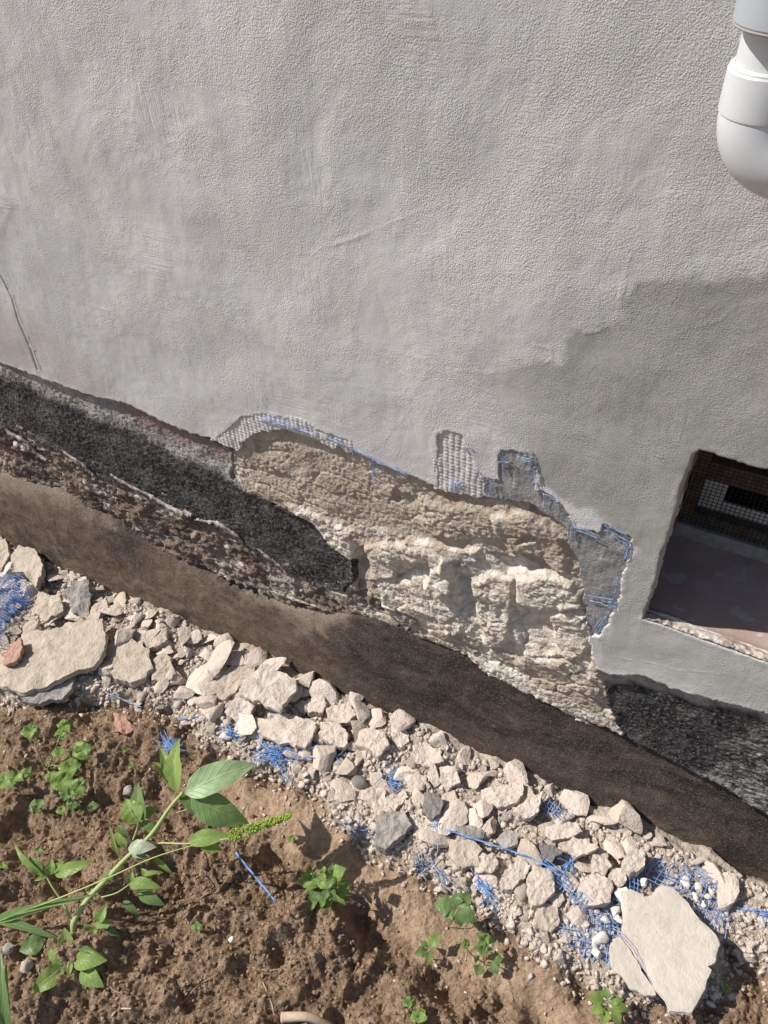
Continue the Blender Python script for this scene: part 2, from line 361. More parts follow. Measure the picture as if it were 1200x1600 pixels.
DAMP = WP([(842, 562), (872, 566), (880, 530), (935, 520), (962, 500), (985, 430), (1040, 440), (1230, 430), (1260, 1140), (1130, 1100), (1000, 1055), (930, 1045), (960, 960), (985, 860), (940, 815), (850, 760), (790, 690), (740, 640), (720, 575), (790, 577)])
STAIN = WP([(-120, 470), (10, 480), (120, 560), (210, 640), (100, 630), (-160, 560)])
ELBOW_SHADE = WP([(1185, 300), (1300, 320), (1300, 420), (1215, 360)])  # shadow below the pipe elbow, painted brown into the wall colour
RIDGES = [([(500, 388), (570, 366), (655, 330), (690, 322)], .0030), ([(515, 384), (560, 372)], .003), ([(-30, 458), (30, 475), (64, 490)], .0025), ([(80, 450), (130, 474), (172, 487)], .003),
          ([(262, 425), (285, 480), (312, 502)], .0025), ([(985, 400), (968, 470), (962, 498), (935, 518), (915, 520)], .0045), ([(835, 538), (862, 545), (864, 560), (845, 572)], .0045),
          ([(1085, 515), (1125, 503), (1150, 480), (1205, 473)], .0035), ([(715, 578), (765, 583), (842, 570)], .0025), ([(440, 20), (450, 90), (500, 150)], .0025), ([(955, 1025), (1010, 1035), (1060, 1048), (1140, 1053), (1210, 1080)], .003),
          ([(1040, 265), (1000, 280), (965, 330)], .002), ([(190, 280), (177, 285)], .0018), ([(560, 480), (575, 484)], .0015), ([(1000, 90), (1060, 30)], .002), ([(600, 690), (640, 640), (720, 615)], .0015)]
RW = [(WP(l), h) for l, h in RIDGES]
CRACK = WP([(-30, 380), (3, 436), (18, 465), (28, 500), (45, 540), (58, 578)])
def pl_d(X, Z):
    n = fbm(X * 60, Z * 60, 3, 5, .62) * 0.0045
    d = sdist(X, Z, PL) + n
    dw = -sdist(X, Z, WIN) + fbm(X * 24 + 7, Z * 24, 9, 3, .5) * 0.0030 - 0.001
    d = np.minimum(d, dw)
    for a in ADH[0:]:
        d = np.minimum(d, -sdist(X, Z, a) + n * 0.8)
    return d
def pl_y(X, Z, d):
    y = -fbm(X * 3, Z * 3, 20, 3) * 0.005 - fbm(X * 14, Z * 10, 24, 3) * 0.0010
    wob = fbm(X * 30, Z * 30, 31, 2) * 0.004
    for l, h in RW: y = y - .13 * h * np.exp(-((ldist(X, Z, l) + wob * .6) / 0.0016)**2) * (.35 + .65 * sst(-.3, .3, vn2(X * 40, Z * 40, 5) + .1))
    y = y + 0.0007 * sst(0, 0.03, sdist(X, Z, DAMP) + wob)
    y = y + 0.003 * np.exp(-((ldist(X, Z, CRACK) + wob * .3) / 0.0012)**2)
    # rolled, slightly swollen lip along the broken edge
    y = y - 0.0006 * np.exp(-((d - 0.004) / 0.005)**2) * (0.6 + fbm(X * 50, Z * 50, 8, 2))
    return y
def pale_edge(X, Z):
    d = pl_d(X, Z); return 0.6 * sst(0.004, 0.0, d) * (vn2(X * 90, Z * 90, 77) > -0.2) * (1 - .75 * sst(-.02, -.008, sdist(X, Z, WIN)))
def axis2(lo, a, b, c, d, hi, f1, f2):
    A = axis(lo, a, b, b, f2); A = A[A < b - f1]; B = np.arange(b, c - f1 * .5, f1); D = axis(c, c, d, hi, f2); return np.concatenate([A, B, D])
AX = axis2(-7, -1.52, -.86, .20, .42, 7, .0014, .0024); AZ = axis2(.3, .36, .42, .76, 1.47, 4.5, .0014, .0024)
layer('plaster_coat', MP, wall, AX, AZ, pl_d, pl_y,
      {'damp': lambda X, Z: (1 - .45 * sst(.74, .56, Z)) * sst(-.34, -.19, X) * sst(-0.006, 0.010, sdist(X, Z, DAMP) + fbm(X * 18, Z * 18, 4, 5) * 0.018),
       'stain_shade': lambda X, Z: 0.35 * sst(-0.05, 0.04, sdist(X, Z, STAIN) + fbm(X * 14, Z * 14, 6, 3) * .03) + 0.5 * sst(-0.02, 0.03, sdist(X, Z, ELBOW_SHADE)),
       'pale': pale_edge}, e=0.0026, back=0.020)
# adhesive coat with the print of the woven net, where the thin finish has flaked off
def adh_y(X, Z, d): # thin coat, nearly flush with the finish
    g = np.abs(np.sin(X * PI / 0.0095 + fbm(Z * 20, X * 20, 4, 2) * .6)) * (.35 + .65 * np.abs(np.sin(Z * PI / 0.0068)))
    near = 1 - 0.8 * sst(-0.015, 0.015, sdist(X, Z, WP([(775, 700), (1000, 790), (1000, 1010), (860, 1010), (760, 790)])))
    return 0.0022 - g * 0.0012 * near - fbm(X * 25, Z * 25, 2, 3) * 0.0015
for k, a in enumerate(ADH):
    xs = [p[0] for p in a]; zs = [p[1] for p in a]
    layer('adhesive_coat', MA, wall, np.arange(min(xs) - .015, max(xs) + .015, .0011), np.arange(min(zs) - .015, max(zs) + .015, .0011),
          (lambda a, k: lambda X, Z: np.minimum(sdist(X, Z, a) + 0.008, sdist(X, Z, PL) + 0.004 + fbm(X * 50, Z * 50, 3, 3) * 0.006))(a, k), adh_y,
          {'pale': (lambda v: lambda X, Z: X * 0 + v)([1.0, 0.95, 0.15, 0.12][k])}, e=0.003, back=0.02)

BL = [(-9.0, .70)] + WP([(-260, 480), (-60, 535), (0, 560), (150, 605), (230, 640), (300, 670), (368, 700), (365, 740), (385, 765), (440, 790), (490, 815), (520, 850), (548, 868), (554, 900), (540, 925), (495, 915), (440, 888), (385, 852), (355, 825), (310, 812), (265, 790), (200, 760), (150, 745), (100, 705), (50, 685), (0, 660), (-60, 640), (-260, 560)], .012) + [(-9.0, .5)]
BR = WP([(935, 1040), (1000, 1040), (1060, 1060), (1130, 1080), (1200, 1100), (1400, 1150)], .010) + [(9, .55), (9, .22)] + WP([(1400, 1375), (1280, 1312), (1200, 1274), (1130, 1228), (1050, 1188), (985, 1152), (962, 1132), (948, 1090), (944, 1060)], .010)
# bare masonry behind everything
def mpoly(pts): return WP(pts, 0.012)
STONES = [(mpoly([(672, 880), (700, 868), (716, 888), (712, 918), (690, 926), (668, 912)]), .030, .010), (mpoly([(735, 900), (765, 893), (800, 900), (802, 960), (795, 1010), (760, 1005), (742, 960)]), .016, .008),
          (mpoly([(800, 897), (850, 888), (905, 905), (915, 945), (860, 950), (805, 935)]), .020, .010), (mpoly([(858, 955), (915, 950), (922, 1010), (895, 1030), (875, 1010)]), .014, .006),
          (mpoly([(590, 905), (660, 900), (735, 915), (740, 985), (700, 1000), (640, 960), (600, 950)]), .010, .012), (mpoly([(575, 850), (640, 838), (760, 860), (755, 880), (665, 880), (620, 900), (580, 905)]), .016, .008),
          (mpoly([(660, 775), (780, 790), (800, 830), (720, 850), (660, 830)]), .010, .012), (mpoly([(770, 800), (850, 800), (895, 870), (890, 895), (800, 862)]), .014, .010),
          (mpoly([(440, 780), (500, 800), (555, 830), (558, 885), (530, 900), (500, 850)]), .012, .010), (mpoly([(820, 1010), (880, 1030), (930, 1075), (950, 1120), (860, 1085), (800, 1050)]), .012, .012),
          (mpoly([(370, 690), (440, 665), (560, 700), (640, 745), (600, 800), (560, 830), (470, 790), (390, 745)]), -.002, .03), (mpoly([(925, 1015), (948, 1030), (940, 1050), (925, 1045)]), .012, .004)]
PITS = [(mpoly([(612, 862), (668, 868), (668, 895), (620, 902)]), .018, .008), (mpoly([(556, 850), (572, 850), (575, 930), (560, 945), (548, 900)]), .022, .008), (mpoly([(765, 862), (850, 868), (890, 900), (850, 888), (790, 895)]), .016, .006),
        (mpoly([(716, 890), (735, 900), (742, 960), (722, 960)]), .014, .008), (mpoly([(800, 950), (855, 960), (880, 1015), (850, 1020), (815, 1000)]), .012, .006), (mpoly([(832, 785), (860, 808), (850, 818), (825, 800)]), .015, .004),
        (mpoly([(815, 828), (840, 832), (836, 842), (812, 840)]), .014, .004), (mpoly([(545, 925), (600, 940), (600, 960), (540, 945)]), .012, .006), (mpoly([(620, 765), (660, 790), (650, 800), (612, 780)]), .008, .005)]
CREAM = [mpoly([(440, 780), (500, 795), (556, 825), (562, 890), (545, 880), (520, 850), (480, 815)]), mpoly([(575, 850), (660, 840), (740, 862), (905, 895), (925, 1000), (930, 1060), (850, 1030), (700, 985), (600, 950), (585, 900)]),
         mpoly([(700, 1010), (800, 1060), (900, 1100), (965, 1130), (970, 1150), (900, 1130), (800, 1085), (740, 1050)])]
GREYP = [mpoly([(716, 890), (738, 900), (742, 965), (722, 965)]), mpoly([(700, 862), (755, 868), (760, 890), (720, 885)]), mpoly([(735, 1035), (770, 1050), (800, 1075), (770, 1070)])]
SMO = mpoly([(370, 690), (440, 665), (560, 700), (640, 745), (630, 790), (570, 830), (540, 815), (440, 775), (380, 750)])
def RG(X, Z): return 1 - .65 * sst(-.02, .03, sdist(X, Z, SMO)) 
MAS = WP([(330, 640), (1000, 800), (1000, 1060), (975, 1100), (970, 1146), (940, 1140), (860, 1112), (740, 1062), (640, 1020), (585, 985), (530, 945), (440, 880), (370, 800), (330, 700)], .012)
def mas_y(X, Z, d):
    wx = X + fbm(X * 14, Z * 14, 41, 3) * 0.012; wz = Z + fbm(X * 14, Z * 14, 52, 3) * 0.012
    rm = sst(-.25, .35, fbm(X * 9 + 3, Z * 11, 65, 3)) ; rm = .25 + .75 * rm
    y = 0.0100 + .004 * sst(.50, .42, Z) - fbm(X * 9, Z * 14, 60, 3) * 0.005
    f1, f2, idd = worley(wx * 15, wz * 24, 3); low = sst(0.50, 0.44, Z)
    y = y - (0.007 * (idd - .4) * sst(0, .14, f2 - f1) - 0.003 * sst(.10, 0, f2 - f1)) * (0.4 + 0.6 * low)
    y = y - (ridged(wx * 13 + wz * 8, wz * 20 - wx * 4, 70, 4) - 0.7) * 0.0042 * RG(X, Z) * rm - np.abs(fbm(X * 40, Z * 48, 81, 5, .6)) * 0.0034 * RG(X, Z) * rm - fbm(X * 150, Z * 150, 90, 2) * 0.0013
    f1, f2, idd = worley(X * 75, Z * 85, 9); y = y - 0.0028 * idd * idd * sst(.55, .1, f1) * rm
    for p, h, e in STONES: y = y - .55 * h * sst(-e * .35, e, sdist(wx, wz, p))
    for p, h, e in PITS: y = y + .62 * h * sst(-e * .35, e, sdist(wx, wz, p))
    y = y - 0.006 * sst(0.46, 0.38, Z) + .010 * sst(.36, .27, Z)
    y = np.where(y < -.016, -.016 + (y + .016) * .3, y)
    return y + .022 * sst(.0, .010, np.maximum(sdist(X, Z, BL) , sdist(X, Z, PL) - .006)) + .02 * sst(.0, .008, np.maximum(sdist(X, Z, BR), -9))
layer('exposed_masonry', MM, wall, np.arange(-1.0, 0.14, .002), np.arange(0.14, 0.74, .002), lambda X, Z: np.minimum(sdist(X, Z, MAS) + fbm(X * 30, Z * 30, 2, 3) * .006, .02), mas_y,
      {'cream': lambda X, Z: np.clip(sum(sst(-.012, .012, sdist(X, Z, p) + fbm(X * 25, Z * 30, 14, 3) * .014) for p in CREAM), 0, 1) * .75,
       'grey': lambda X, Z: np.clip(sum(sst(-.004, .006, sdist(X, Z, p) + fbm(X * 40, Z * 40, 18, 2) * .006) for p in GREYP), 0, 1) * .8})

# black bitumen coats (left run and right run)
def bit_y(X, Z, d): return 0.012 - fbm(X * 8, Z * 10, 5, 3) * .004 - np.abs(fbm(X * 70, Z * 90, 6, 3)) * .003 - fbm(X * 150, Z * 150, 7, 2) * .0012 - 0.004 * np.exp(-((d - .004) / .007)**2)
BITD = lambda poly, r: (lambda X, Z: sdist(X, Z, poly) + fbm(X * 26, Z * 26, 15, 4) * r)
TOPDUST = WP([(-260, 470), (0, 560), (200, 630), (290, 670), (375, 695), (385, 770), (345, 738), (280, 712), (200, 672), (120, 640), (0, 585), (-260, 510)], .012)
PINK = WP([(170, 615), (250, 645), (300, 675), (380, 705), (375, 728), (300, 700), (230, 668), (180, 640)], .012)
layer('bitumen_coat', MB, wall, axis(-7, -1.75, -.5, -.4, .0028), np.arange(.26, .74, .0028), BITD(BL, .009), bit_y,
      {'scuff': lambda X, Z: X * 0 + .12, 'dust': lambda X, Z: .9 * sst(-.012, .02, sdist(X, Z, TOPDUST) + fbm(X * 14, Z * 14, 5, 3) * .02),
       'pink': lambda X, Z: .85 * sst(-.006, .012, sdist(X, Z, PINK) + fbm(X * 22, Z * 22, 6, 3) * .02)}, back=.02)
SC2 = WP([(1100, 1215), (1200, 1140), (1500, 1200), (1500, 1400), (1200, 1290), (1140, 1240)], .01)
BRTOP = WP([(935, 1035), (1200, 1095), (1400, 1140), (1400, 1165), (1200, 1128), (1060, 1090), (1000, 1070), (950, 1075)], .01)
layer('bitumen_coat', MB, wall, axis(-.1, -.09, .46, 7, .0028), np.arange(.10, .56, .0028), BITD(BR, .008), bit_y,
      {'scuff': lambda X, Z: .06 + .80 * sst(-.04, .03, sdist(X, Z, SC2)), 'dust': lambda X, Z: .8 * sst(-.01, .012, sdist(X, Z, BRTOP) + fbm(X * 20, Z * 20, 5, 3) * .02), 'pink': zero}, back=.02)

# plinth band: curved, soiled coating that flares out to the ground
BT = [(-260, 660), (-60, 712), (0, 738), (60, 757), (110, 772), (170, 812), (250, 858), (300, 888), (360, 918), (430, 943), (500, 957), (560, 962), (600, 972), (640, 990), (720, 1025), (800, 1065), (870, 1100), (940, 1128), (990, 1160), (1060, 1192), (1130, 1232), (1200, 1278), (1400, 1378)]
bt = WP(BT, .010); btx = np.array([p[0] for p in bt]); btz = np.array([p[1] for p in bt])
def top_z(X): return np.interp(X, btx, btz)
def band_y(X, Z, d):
    s = np.maximum(top_z(X) - Z, -0.03)
    r = sst(-.25, .0, X)
    lx = sst(-.45, -.75, X)
    a = 0.016 - 0.040 * np.sqrt(np.clip(s / 0.10, 0, 1)) * (.55 + .45 * lx) - 0.050 * sst(0.0, .34, s)
    b = 0.022 - 0.088 * sst(-.02, .30, s)
    mud = -0.068 - 0.02 * (0.05 - Z)
    y = a * (1 - r) + b * r
    y = y - fbm(X * 3, Z * 6, 33, 3) * .0035 - fbm(X * 22, Z * 30, 35, 4) * .0014 - fbm(X * 7, Z * 24, 36, 4) * .0020 - np.abs(vn2(X * 90, Z * 90, 12)) * .0008
    return np.maximum(y, -0.095)
def band_d(X, Z): return top_z(X) - Z + fbm(X * 30, Z * 30, 25, 5, .6) * .006
DUSTL = WP([(-260, 640), (0, 735), (110, 765), (260, 855), (400, 930), (520, 985), (480, 995), (380, 945), (260, 878), (150, 832), (60, 780), (-260, 740)], -.03)
PALEB = [([(650, 990), (690, 1000)], -.0), ([(735, 1040), (800, 1070), (870, 1105), (965, 1140)], 0.)]
layer('plinth_band', MBA, wall, axis(-7, -1.95, .46, 7, .003), np.arange(-.14, .42, .003), band_d, band_y,
      {'dust': lambda X, Z: .80 * sst(-.05, .03, sdist(X, Z, DUSTL)) + .22 * sst(.20, .05, Z) * sst(-.5, -1.1, X) + .22 * sst(.05, .0, top_z(X) - Z) * sst(.05, -.1, X),
       'brown': lambda X, Z: np.clip(sst(-.35, -1.1, X) * .85 + .5 * sst(.15, -.02, Z), 0, 1),
       'pale': lambda X, Z: .75 * sst(.010, .002, np.minimum(ldist(X, Z, WP(PALEB[0][0], .0)) + .002, 9) + np.abs(fbm(X * 60, Z * 60, 3, 2)) * .012)}, e=.004, back=.03)
# pale crumbly fringe where band and masonry meet
FR = WP([(728, 1022), (780, 1045), (860, 1078), (930, 1105), (968, 1122), (972, 1152), (940, 1140), (870, 1112), (800, 1080), (745, 1052)], .006)
def fr_y(X, Z, d): return 0.014 - .005 * sst(0, .012, d) - np.abs(fbm(X * 60, Z * 60, 9, 4)) * .005
fo = layer('render_fringe', MM, wall, np.arange(-.36, .02, .0022), np.arange(.2, .36, .0022), lambda X, Z: sdist(X, Z, FR) + fbm(X * 45, Z * 45, 19, 4) * .010, fr_y,
      {'cream': lambda X, Z: X * 0 + .8, 'grey': lambda X, Z: .6 * sst(.0, .4, vn2(X * 30, Z * 30, 4))}, back=.015)
fo['label'] = 'pale crumbly fringe of old render'
# torn muddy render between the black coat and the band
TR = WP([(-260, 540), (-60, 630), (0, 655), (100, 695), (200, 750), (350, 815), (440, 880), (560, 915), (640, 960), (600, 1000), (400, 960), (300, 910), (200, 850), (100, 790), (0, 755), (-260, 690)], .02)
def torn_y(X, Z, d): return 0.017 - fbm(X * 12, Z * 18, 42, 3) * .008 - np.abs(fbm(X * 35, Z * 50, 43, 5)) * .009 - (ridged(X * 20, Z * 45, 44, 4) - .7) * .010
layer('torn_render', MT, wall, np.arange(-1.85, -.38, .0028), np.arange(.18, .56, .0028), lambda X, Z: sdist(X, Z, TR) + .02, torn_y,
      {'pale': lambda X, Z: np.clip(sst(-1.0, -.7, X) * .5 + .9 * (fbm(X * 18, Z * 40, 47, 4) > .28), 0, 1) * sst(-.02, .05, fbm(X * 9, Z * 20, 48, 3) + .05)}, back=.02)

# curled flakes of coating along the lower edge of the left black coat
def ribbon(name, mat, parent, pts, depth, seed, thick=.0016):
    n = len(pts) * 9; P = []; rr = random.Random(seed)
    pp = np.array([onwall(x, y, .004) for x, y in pts]); tt = np.linspace(0, len(pts) - 1, n)
    C = np.stack([np.interp(tt, np.arange(len(pts)), pp[:, k]) for k in range(3)], 1)
    ks = 5; V = []
    for side in (0, 1):
        for i in range(n):
            j = .75 * depth * (.25 + 1.1 * .9 * abs(float(vn2(np.array([i * .47]), np.array([seed * 3.3]), 5)[0]))) * min(1, i / 3., (n - 1 - i) / 3.)
            for k in range(ks):
                f = k / (ks - 1)
                ed = float(vn2(np.array([i * .7]), np.array([k * 1.3 + seed]), 8)[0])
                V.append(C[i] + np.array([0, -j * f * .9 + .003 - side * 0 + ed * .002, -j * (f - .35) * .9 + .25 * j * math.sin(f * 3) + ed * .002]) + np.array([0, thick * .5, thick]) * side)
    F = []
    for side in (0, 1):
        o = side * n * ks
        for i in range(n - 1):
            for k in range(ks - 1):
                q = [o + i * ks + k, o + (i + 1) * ks + k, o + (i + 1) * ks + k + 1, o + i * ks + k + 1]
                F.append(q if side else q[::-1])
    for i in range(n - 1):
        a = i * ks + ks - 1; F.append([a, a + ks, a + ks + n * ks, a + n * ks])
    return link(name, mesh_py(name, V, F), mat, parent)
MFL = mk_simple('curled_old_coating', (0.17, 0.14, 0.12), .8, .2, (0.46, 0.41, 0.36), 70, .002)
for k, (pts, dp) in enumerate([([(5, 672), (35, 688), (60, 712), (72, 720)], .016), ([(95, 705), (130, 728), (150, 748)], .012), ([(170, 742), (205, 762), (240, 778)], .010), ([(228, 772), (262, 792), (292, 806)], .018),
                   ([(285, 800), (300, 806)], .022), ([(300, 812), (340, 818), (370, 838), (385, 858)], .013), ([(400, 858), (435, 885), (450, 900)], .008), ([(420, 925), (460, 938), (510, 955)], .006), ([(645, 992), (670, 996), (690, 1004)], .007)]):
    ribbon('coating_flake', MFL, wall, pts, dp, k + 1)

# cellar window niche
MRV = mk_simple('dirty_reveal_plaster', (0.30, 0.20, 0.13), .95, .1, (0.30, 0.23, 0.17), 30, .004)
def mk_sill():
    s = M('worn_sill_paint', .9, .05); n = s.noise(22, 5, .6, .3); b = s.noise(8, 3, .5); g = s.noise(150, 4, .7)
    c = s.mix(s.mr(b, .3, .7), (.37, .275, .235), (.47, .375, .335)); c = s.mix(s.mr(n, .585, .615, 0, .85), c, (.48, .45, .43)); c = s.mix(s.mr(g, .68, .74, 0, .7), c, (.45, .42, .4))
    c = s.mix(s.attr('pale'), c, s.mix(s.mr(s.noise(70, 4, .6), .45, .6), (.26, .22, .19), (.62, .54, .47))); s.color(c); s.bump(s.math('ADD', n, s.math('MULTIPLY', g, .4)), .0025, .8); return s.m
MS = mk_sill()
def plane_grid(name, mat, parent, fn, us, vs, attrs=None):
    U, Vv = np.meshgrid(us, vs, indexing='ij'); P = fn(U.ravel(), Vv.ravel())
    return link(name, mesh_np(name, P, grid_faces(len(us), len(vs)), {k: f(P) for k, f in (attrs or {}).items()}), mat, parent)
X0, X1, Z0, Z1, YB = -.041, .60, .567, .911, .212
plane_grid('window_reveal', MRV, wall, lambda v, u: np.stack([X0 + fbm(u * 30, v * 30, 3, 3) * .003 - .002, u, v], 1), np.linspace(Z0 - .01, Z1 + .02, 90), np.linspace(.003, .24, 60))
plane_grid('window_reveal', MRV, wall, lambda v, u: np.stack([X1 - fbm(u * 30, v * 30, 5, 3) * .003, u, v], 1), np.linspace(Z0 - .01, Z1 + .02, 90)[::-1], np.linspace(.003, .24, 60))
plane_grid('window_head', MRV, wall, lambda u, v: np.stack([u, v, Z1 + .002 + fbm(u * 20, v * 20, 7, 3) * .003], 1), np.linspace(X0 - .01, X1 + .01, 120)[::-1], np.linspace(.004, .24, 50))
def sill_f(u, v):
    lump = np.abs(fbm(u * 36, v * 36, 8, 5, .6)) * .0065 * sst(.022, .004, v)
    return np.stack([u, v, Z0 + .0055 - .006 * sst(.012, .035, v) + .002 * sst(0, .2, v) + fbm(u * 12, v * 12, 2, 2) * .0015 + lump ], 1)
plane_grid('window_sill', MS, wall, sill_f, np.linspace(X0 - .008, X1 + .008, 420), np.linspace(.001, .235, 140), {'pale': lambda P: sst(.015, .008, P[:, 1] + fbm(P[:, 0] * 36, P[:, 1] * 36, 4, 5, .6) * .012)})

def boxes(name, mat, parent, L, bev=0.0):
    V = []; F = []
    for (x0, x1, y0, y1, z0, z1) in L:
        o = len(V); V += [(x, y, z) for z in (z0, z1) for x, y in ((x0, y0), (x1, y0), (x1, y1), (x0, y1))]
        F += [[o + q for q in f] for f in ((3, 2, 1, 0), (4, 5, 6, 7), (0, 1, 5, 4), (1, 2, 6, 5), (2, 3, 7, 6), (3, 0, 4, 7))]
    o = link(name, mesh_py(name, V, F), mat, parent, smooth=False)
    if bev: md = o.modifiers.new('b', 'BEVEL'); md.width = bev; md.segments = 2
    return o
FRM = mk_simple('dark_weathered_wood', (.10, .075, .055), .8, .2, (.17, .13, .095), 60, .001)
LEDG = mk_simple('dusty_frame_ledge', (.26, .235, .21), .9, .1, (.34, .31, .28), 60, .001)
WIR = mk_simple('dark_wire', (.03, .028, .026), .6, .3)
PAN = mk_simple('dusty_pane', (.66, .65, .60), .6, .3, (.50, .50, .46), 30)
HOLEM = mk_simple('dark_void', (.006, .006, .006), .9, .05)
fr = boxes('window_frame', FRM, wall, [(X0, X1, YB + .002, YB + .035, Z0 + .030, Z0 + .05), (X0, X0 + .022, YB, YB + .034, Z0 + .05, Z1), (X0 + .022, X1, YB + .001, YB + .033, .694, .732), (X0 + .022, X1, YB + .001, YB + .033, Z1 - .02, Z1 + .001), (.16, .19, YB - .001, YB + .032, Z0 + .05, .694)], .001)
o = boxes('frame_ledge', LEDG, fr, [(X0 - .002, X1, YB - .012, YB + .04, Z0 - .004, Z0 + .029)], .002)
def pane(n, m, q, y): return boxes(n, m, fr, [(q[0], q[1], y, y + .004, q[2], q[3])])
pane('pane', PAN, (X0 + .02, .017, .600, .700), YB + .022); pane('pane', PAN, (.0175, .30, .600, .640), YB + .022); pane('pane', PAN, (X0 + .02, .030, .725, .90), YB + .022)
pane('dark_interior_sheet', HOLEM, (X0 - .02, X1, Z0, Z1 + .03), YB + .05)  # black sheet stands in for the unlit space behind the window

def tubes(name, mat, parent, lines, rad, sides=4, smooth=True, taper=None):
    V = []; F = []
    for li, P in enumerate(lines):
        P = np.asarray(P, float); n = len(P)
        if n < 2: continue
        T = np.gradient(P, axis=0); T /= np.linalg.norm(T, axis=1)[:, None] + 1e-9
        up = np.array([0, 0, 1.0]) if abs(T[0][2]) < .85 else np.array([0, 1.0, 0])
        o = len(V); r0 = rad[li] if hasattr(rad, '__len__') else rad
        for i in range(n):
            a = np.cross(T[i], up); a /= np.linalg.norm(a) + 1e-9; b = np.cross(a, T[i])
            r = r0 * (taper(i / (n - 1)) if taper else 1)
            for k in range(sides):
                th = 2 * PI * k / sides; V.append(P[i] + r * (a * math.cos(th) + b * math.sin(th)))
        for i in range(n - 1):
            for k in range(sides):
                q = o + i * sides; k2 = (k + 1) % sides; F.append([q + k, q + sides + k, q + sides + k2, q + k2])
        F.append([o + k for k in range(sides)]); F.append([o + (n - 1) * sides + k for k in range(sides)][::-1])
    return link(name, mesh_py(name, V, F), mat, parent, smooth)
wl = [[(x, YB - .006, Z0 + .03), (x + .001, YB - .007, .74), (x, YB - .006, Z1 - .004)] for x in np.arange(X0 + .006, X1 - .2, .0072)]
wl += [[(X0 + .002, YB - .0068, z), (.1, YB - .0072, z + .0006), (X1 - .2, YB - .0068, z)] for z in np.arange(Z0 + .034, Z1 - .004, .0072)]
tubes('wire_mesh', WIR, fr, wl, .00062)

# ends of the blue net sticking out of the flaked patches
def net_on_wall(lines, rad=.00085):
    L = []
    for l in lines:
        P = np.array([onwall(x, y, -.001) for x, y in l]); n = 8
        t = np.linspace(0, len(l) - 1, n); Q = np.stack([np.interp(t, range(len(l)), P[:, k]) for k in range(3)], 1)
        Q[:, 1] -= np.abs(rng.randn(n)) * .0012; L.append(Q)
    return L
nl = []
for a, b in [((402, 651), (500, 680)), ((405, 655), (470, 668)), ((415, 652), (486, 672)), ((500, 678), (552, 700)), ((552, 700), (590, 722)), ((560, 704), (600, 728)), ((590, 722), (640, 745)), ((583, 716), (583, 752)), ((587, 716), (586, 758)), ((622, 728), (622, 750)), ((552, 700), (551, 716)),
             ((893, 822), (934, 836)), ((895, 826), (936, 842)), ((905, 822), (940, 845)), ((945, 820), (982, 838)), ((945, 826), (984, 845)), ((950, 832), (984, 850)), ((893, 824), (890, 845)), ((896, 822), (893, 846)), ((984, 845), (976, 878)), ((981, 850), (974, 880)), ((985, 858), (978, 876)), ((950, 940), (965, 943)), ((922, 938), (965, 947)), ((918, 930), (960, 936)), ((958, 935), (962, 958)), ((955, 940), (958, 955)), ((930, 988), (948, 962)), ((934, 990), (952, 955)), ((926, 985), (940, 965)), ((966, 900), (955, 950)),
             ((782, 710), (790, 740)), ((786, 708), (786, 735)), ((778, 722), (800, 722)), ((810, 712), (830, 722)), ((815, 714), (831, 716)), ((822, 710), (833, 728)), ((834, 730), (838, 748)), ((836, 735), (834, 765)), ((832, 745), (834, 765)), ((700, 760), (715, 755)), ((705, 765), (712, 742)), ((708, 762), (722, 752)), ((702, 752), (720, 760)), ((747, 735), (750, 750)), ((772, 750), (773, 775)), ((765, 752), (766, 772)), ((725, 697), (738, 700)), ((728, 700), (735, 712)),
             ((848, 772), (868, 778)), ((868, 780), (866, 790)), ((888, 806), (893, 825)), ((850, 770), (851, 790)), ((525, 684), (535, 690)), ((522, 688), (538, 694)), ((528, 682), (532, 698)), ((520, 690), (526, 684))]:
    nl.append([a, ((a[0] + b[0]) / 2 + random.uniform(-1, 1), (a[1] + b[1]) / 2 + random.uniform(-2, 1)), b])
tubes('reinforcing_net', BLUE, wall, net_on_wall(nl[::2]), .0006); tubes('reinforcing_net', BLUED, wall, net_on_wall(nl[1::2]), .0006)
for px0 in range(0, 1): pass
tubes('crack_net_thread', BLUED, wall, net_on_wall([[(3, 436), (18, 465), (28, 500)], [(38, 520), (45, 540), (57, 574)]], .0006), .0004)

# ------------------------------------------------------------------ downpipe
def lathe(name, mat, parent, prof, cx, cy, n=48, sharp=30):
    V = []; F = []; m = len(prof)
    for r, z in prof:
        for k in range(n): V.append((cx + r * math.cos(2 * PI * k / n), cy + r * math.sin(2 * PI * k / n), z))
    for i in range(m - 1):
        for k in range(n): k2 = (k + 1) % n; F.append([i * n + k, i * n + k2, (i + 1) * n + k2, (i + 1) * n + k])
    return link(name, mesh_py(name, V, F), mat, parent, True, sharp)
dp = empty('downpipe', (-.058, -.075, 1.25)); tag(dp, 'white plastic downpipe with a socketed elbow, fixed to the wall at the upper right', 'downpipe')
pcx, pcy = -.058, -.072
lathe('pipe', PVC, dp, [(.0315, 1.32), (.0315, 1.375), (.0315, 1.40)], pcx, pcy)
lathe('upper_socket', PVCG, dp, [(.033, 1.390), (.0435, 1.3875), (.0450, 1.390), (.0452, 1.45), (.0452, 2.6)], pcx + .006, pcy - .012)
lathe('seal_ring', RINGM, dp, [(.032, 1.3872), (.0440, 1.3866), (.0447, 1.3876), (.044, 1.3895)], pcx + .006, pcy - .012)
lathe('socket', PVC, dp, [(.0318, 1.358), (.0338, 1.3578), (.0352, 1.3562), (.0352, 1.355), (.0362, 1.3535), (.0362, 1.325), (.0358, 1.3225), (.0345, 1.322)], pcx, pcy)
V = []; F = []; n = 48; RB = .030; segs = []
segs.append((np.array([pcx, pcy, 1.3235]), 0.0))
zc = 1.3215
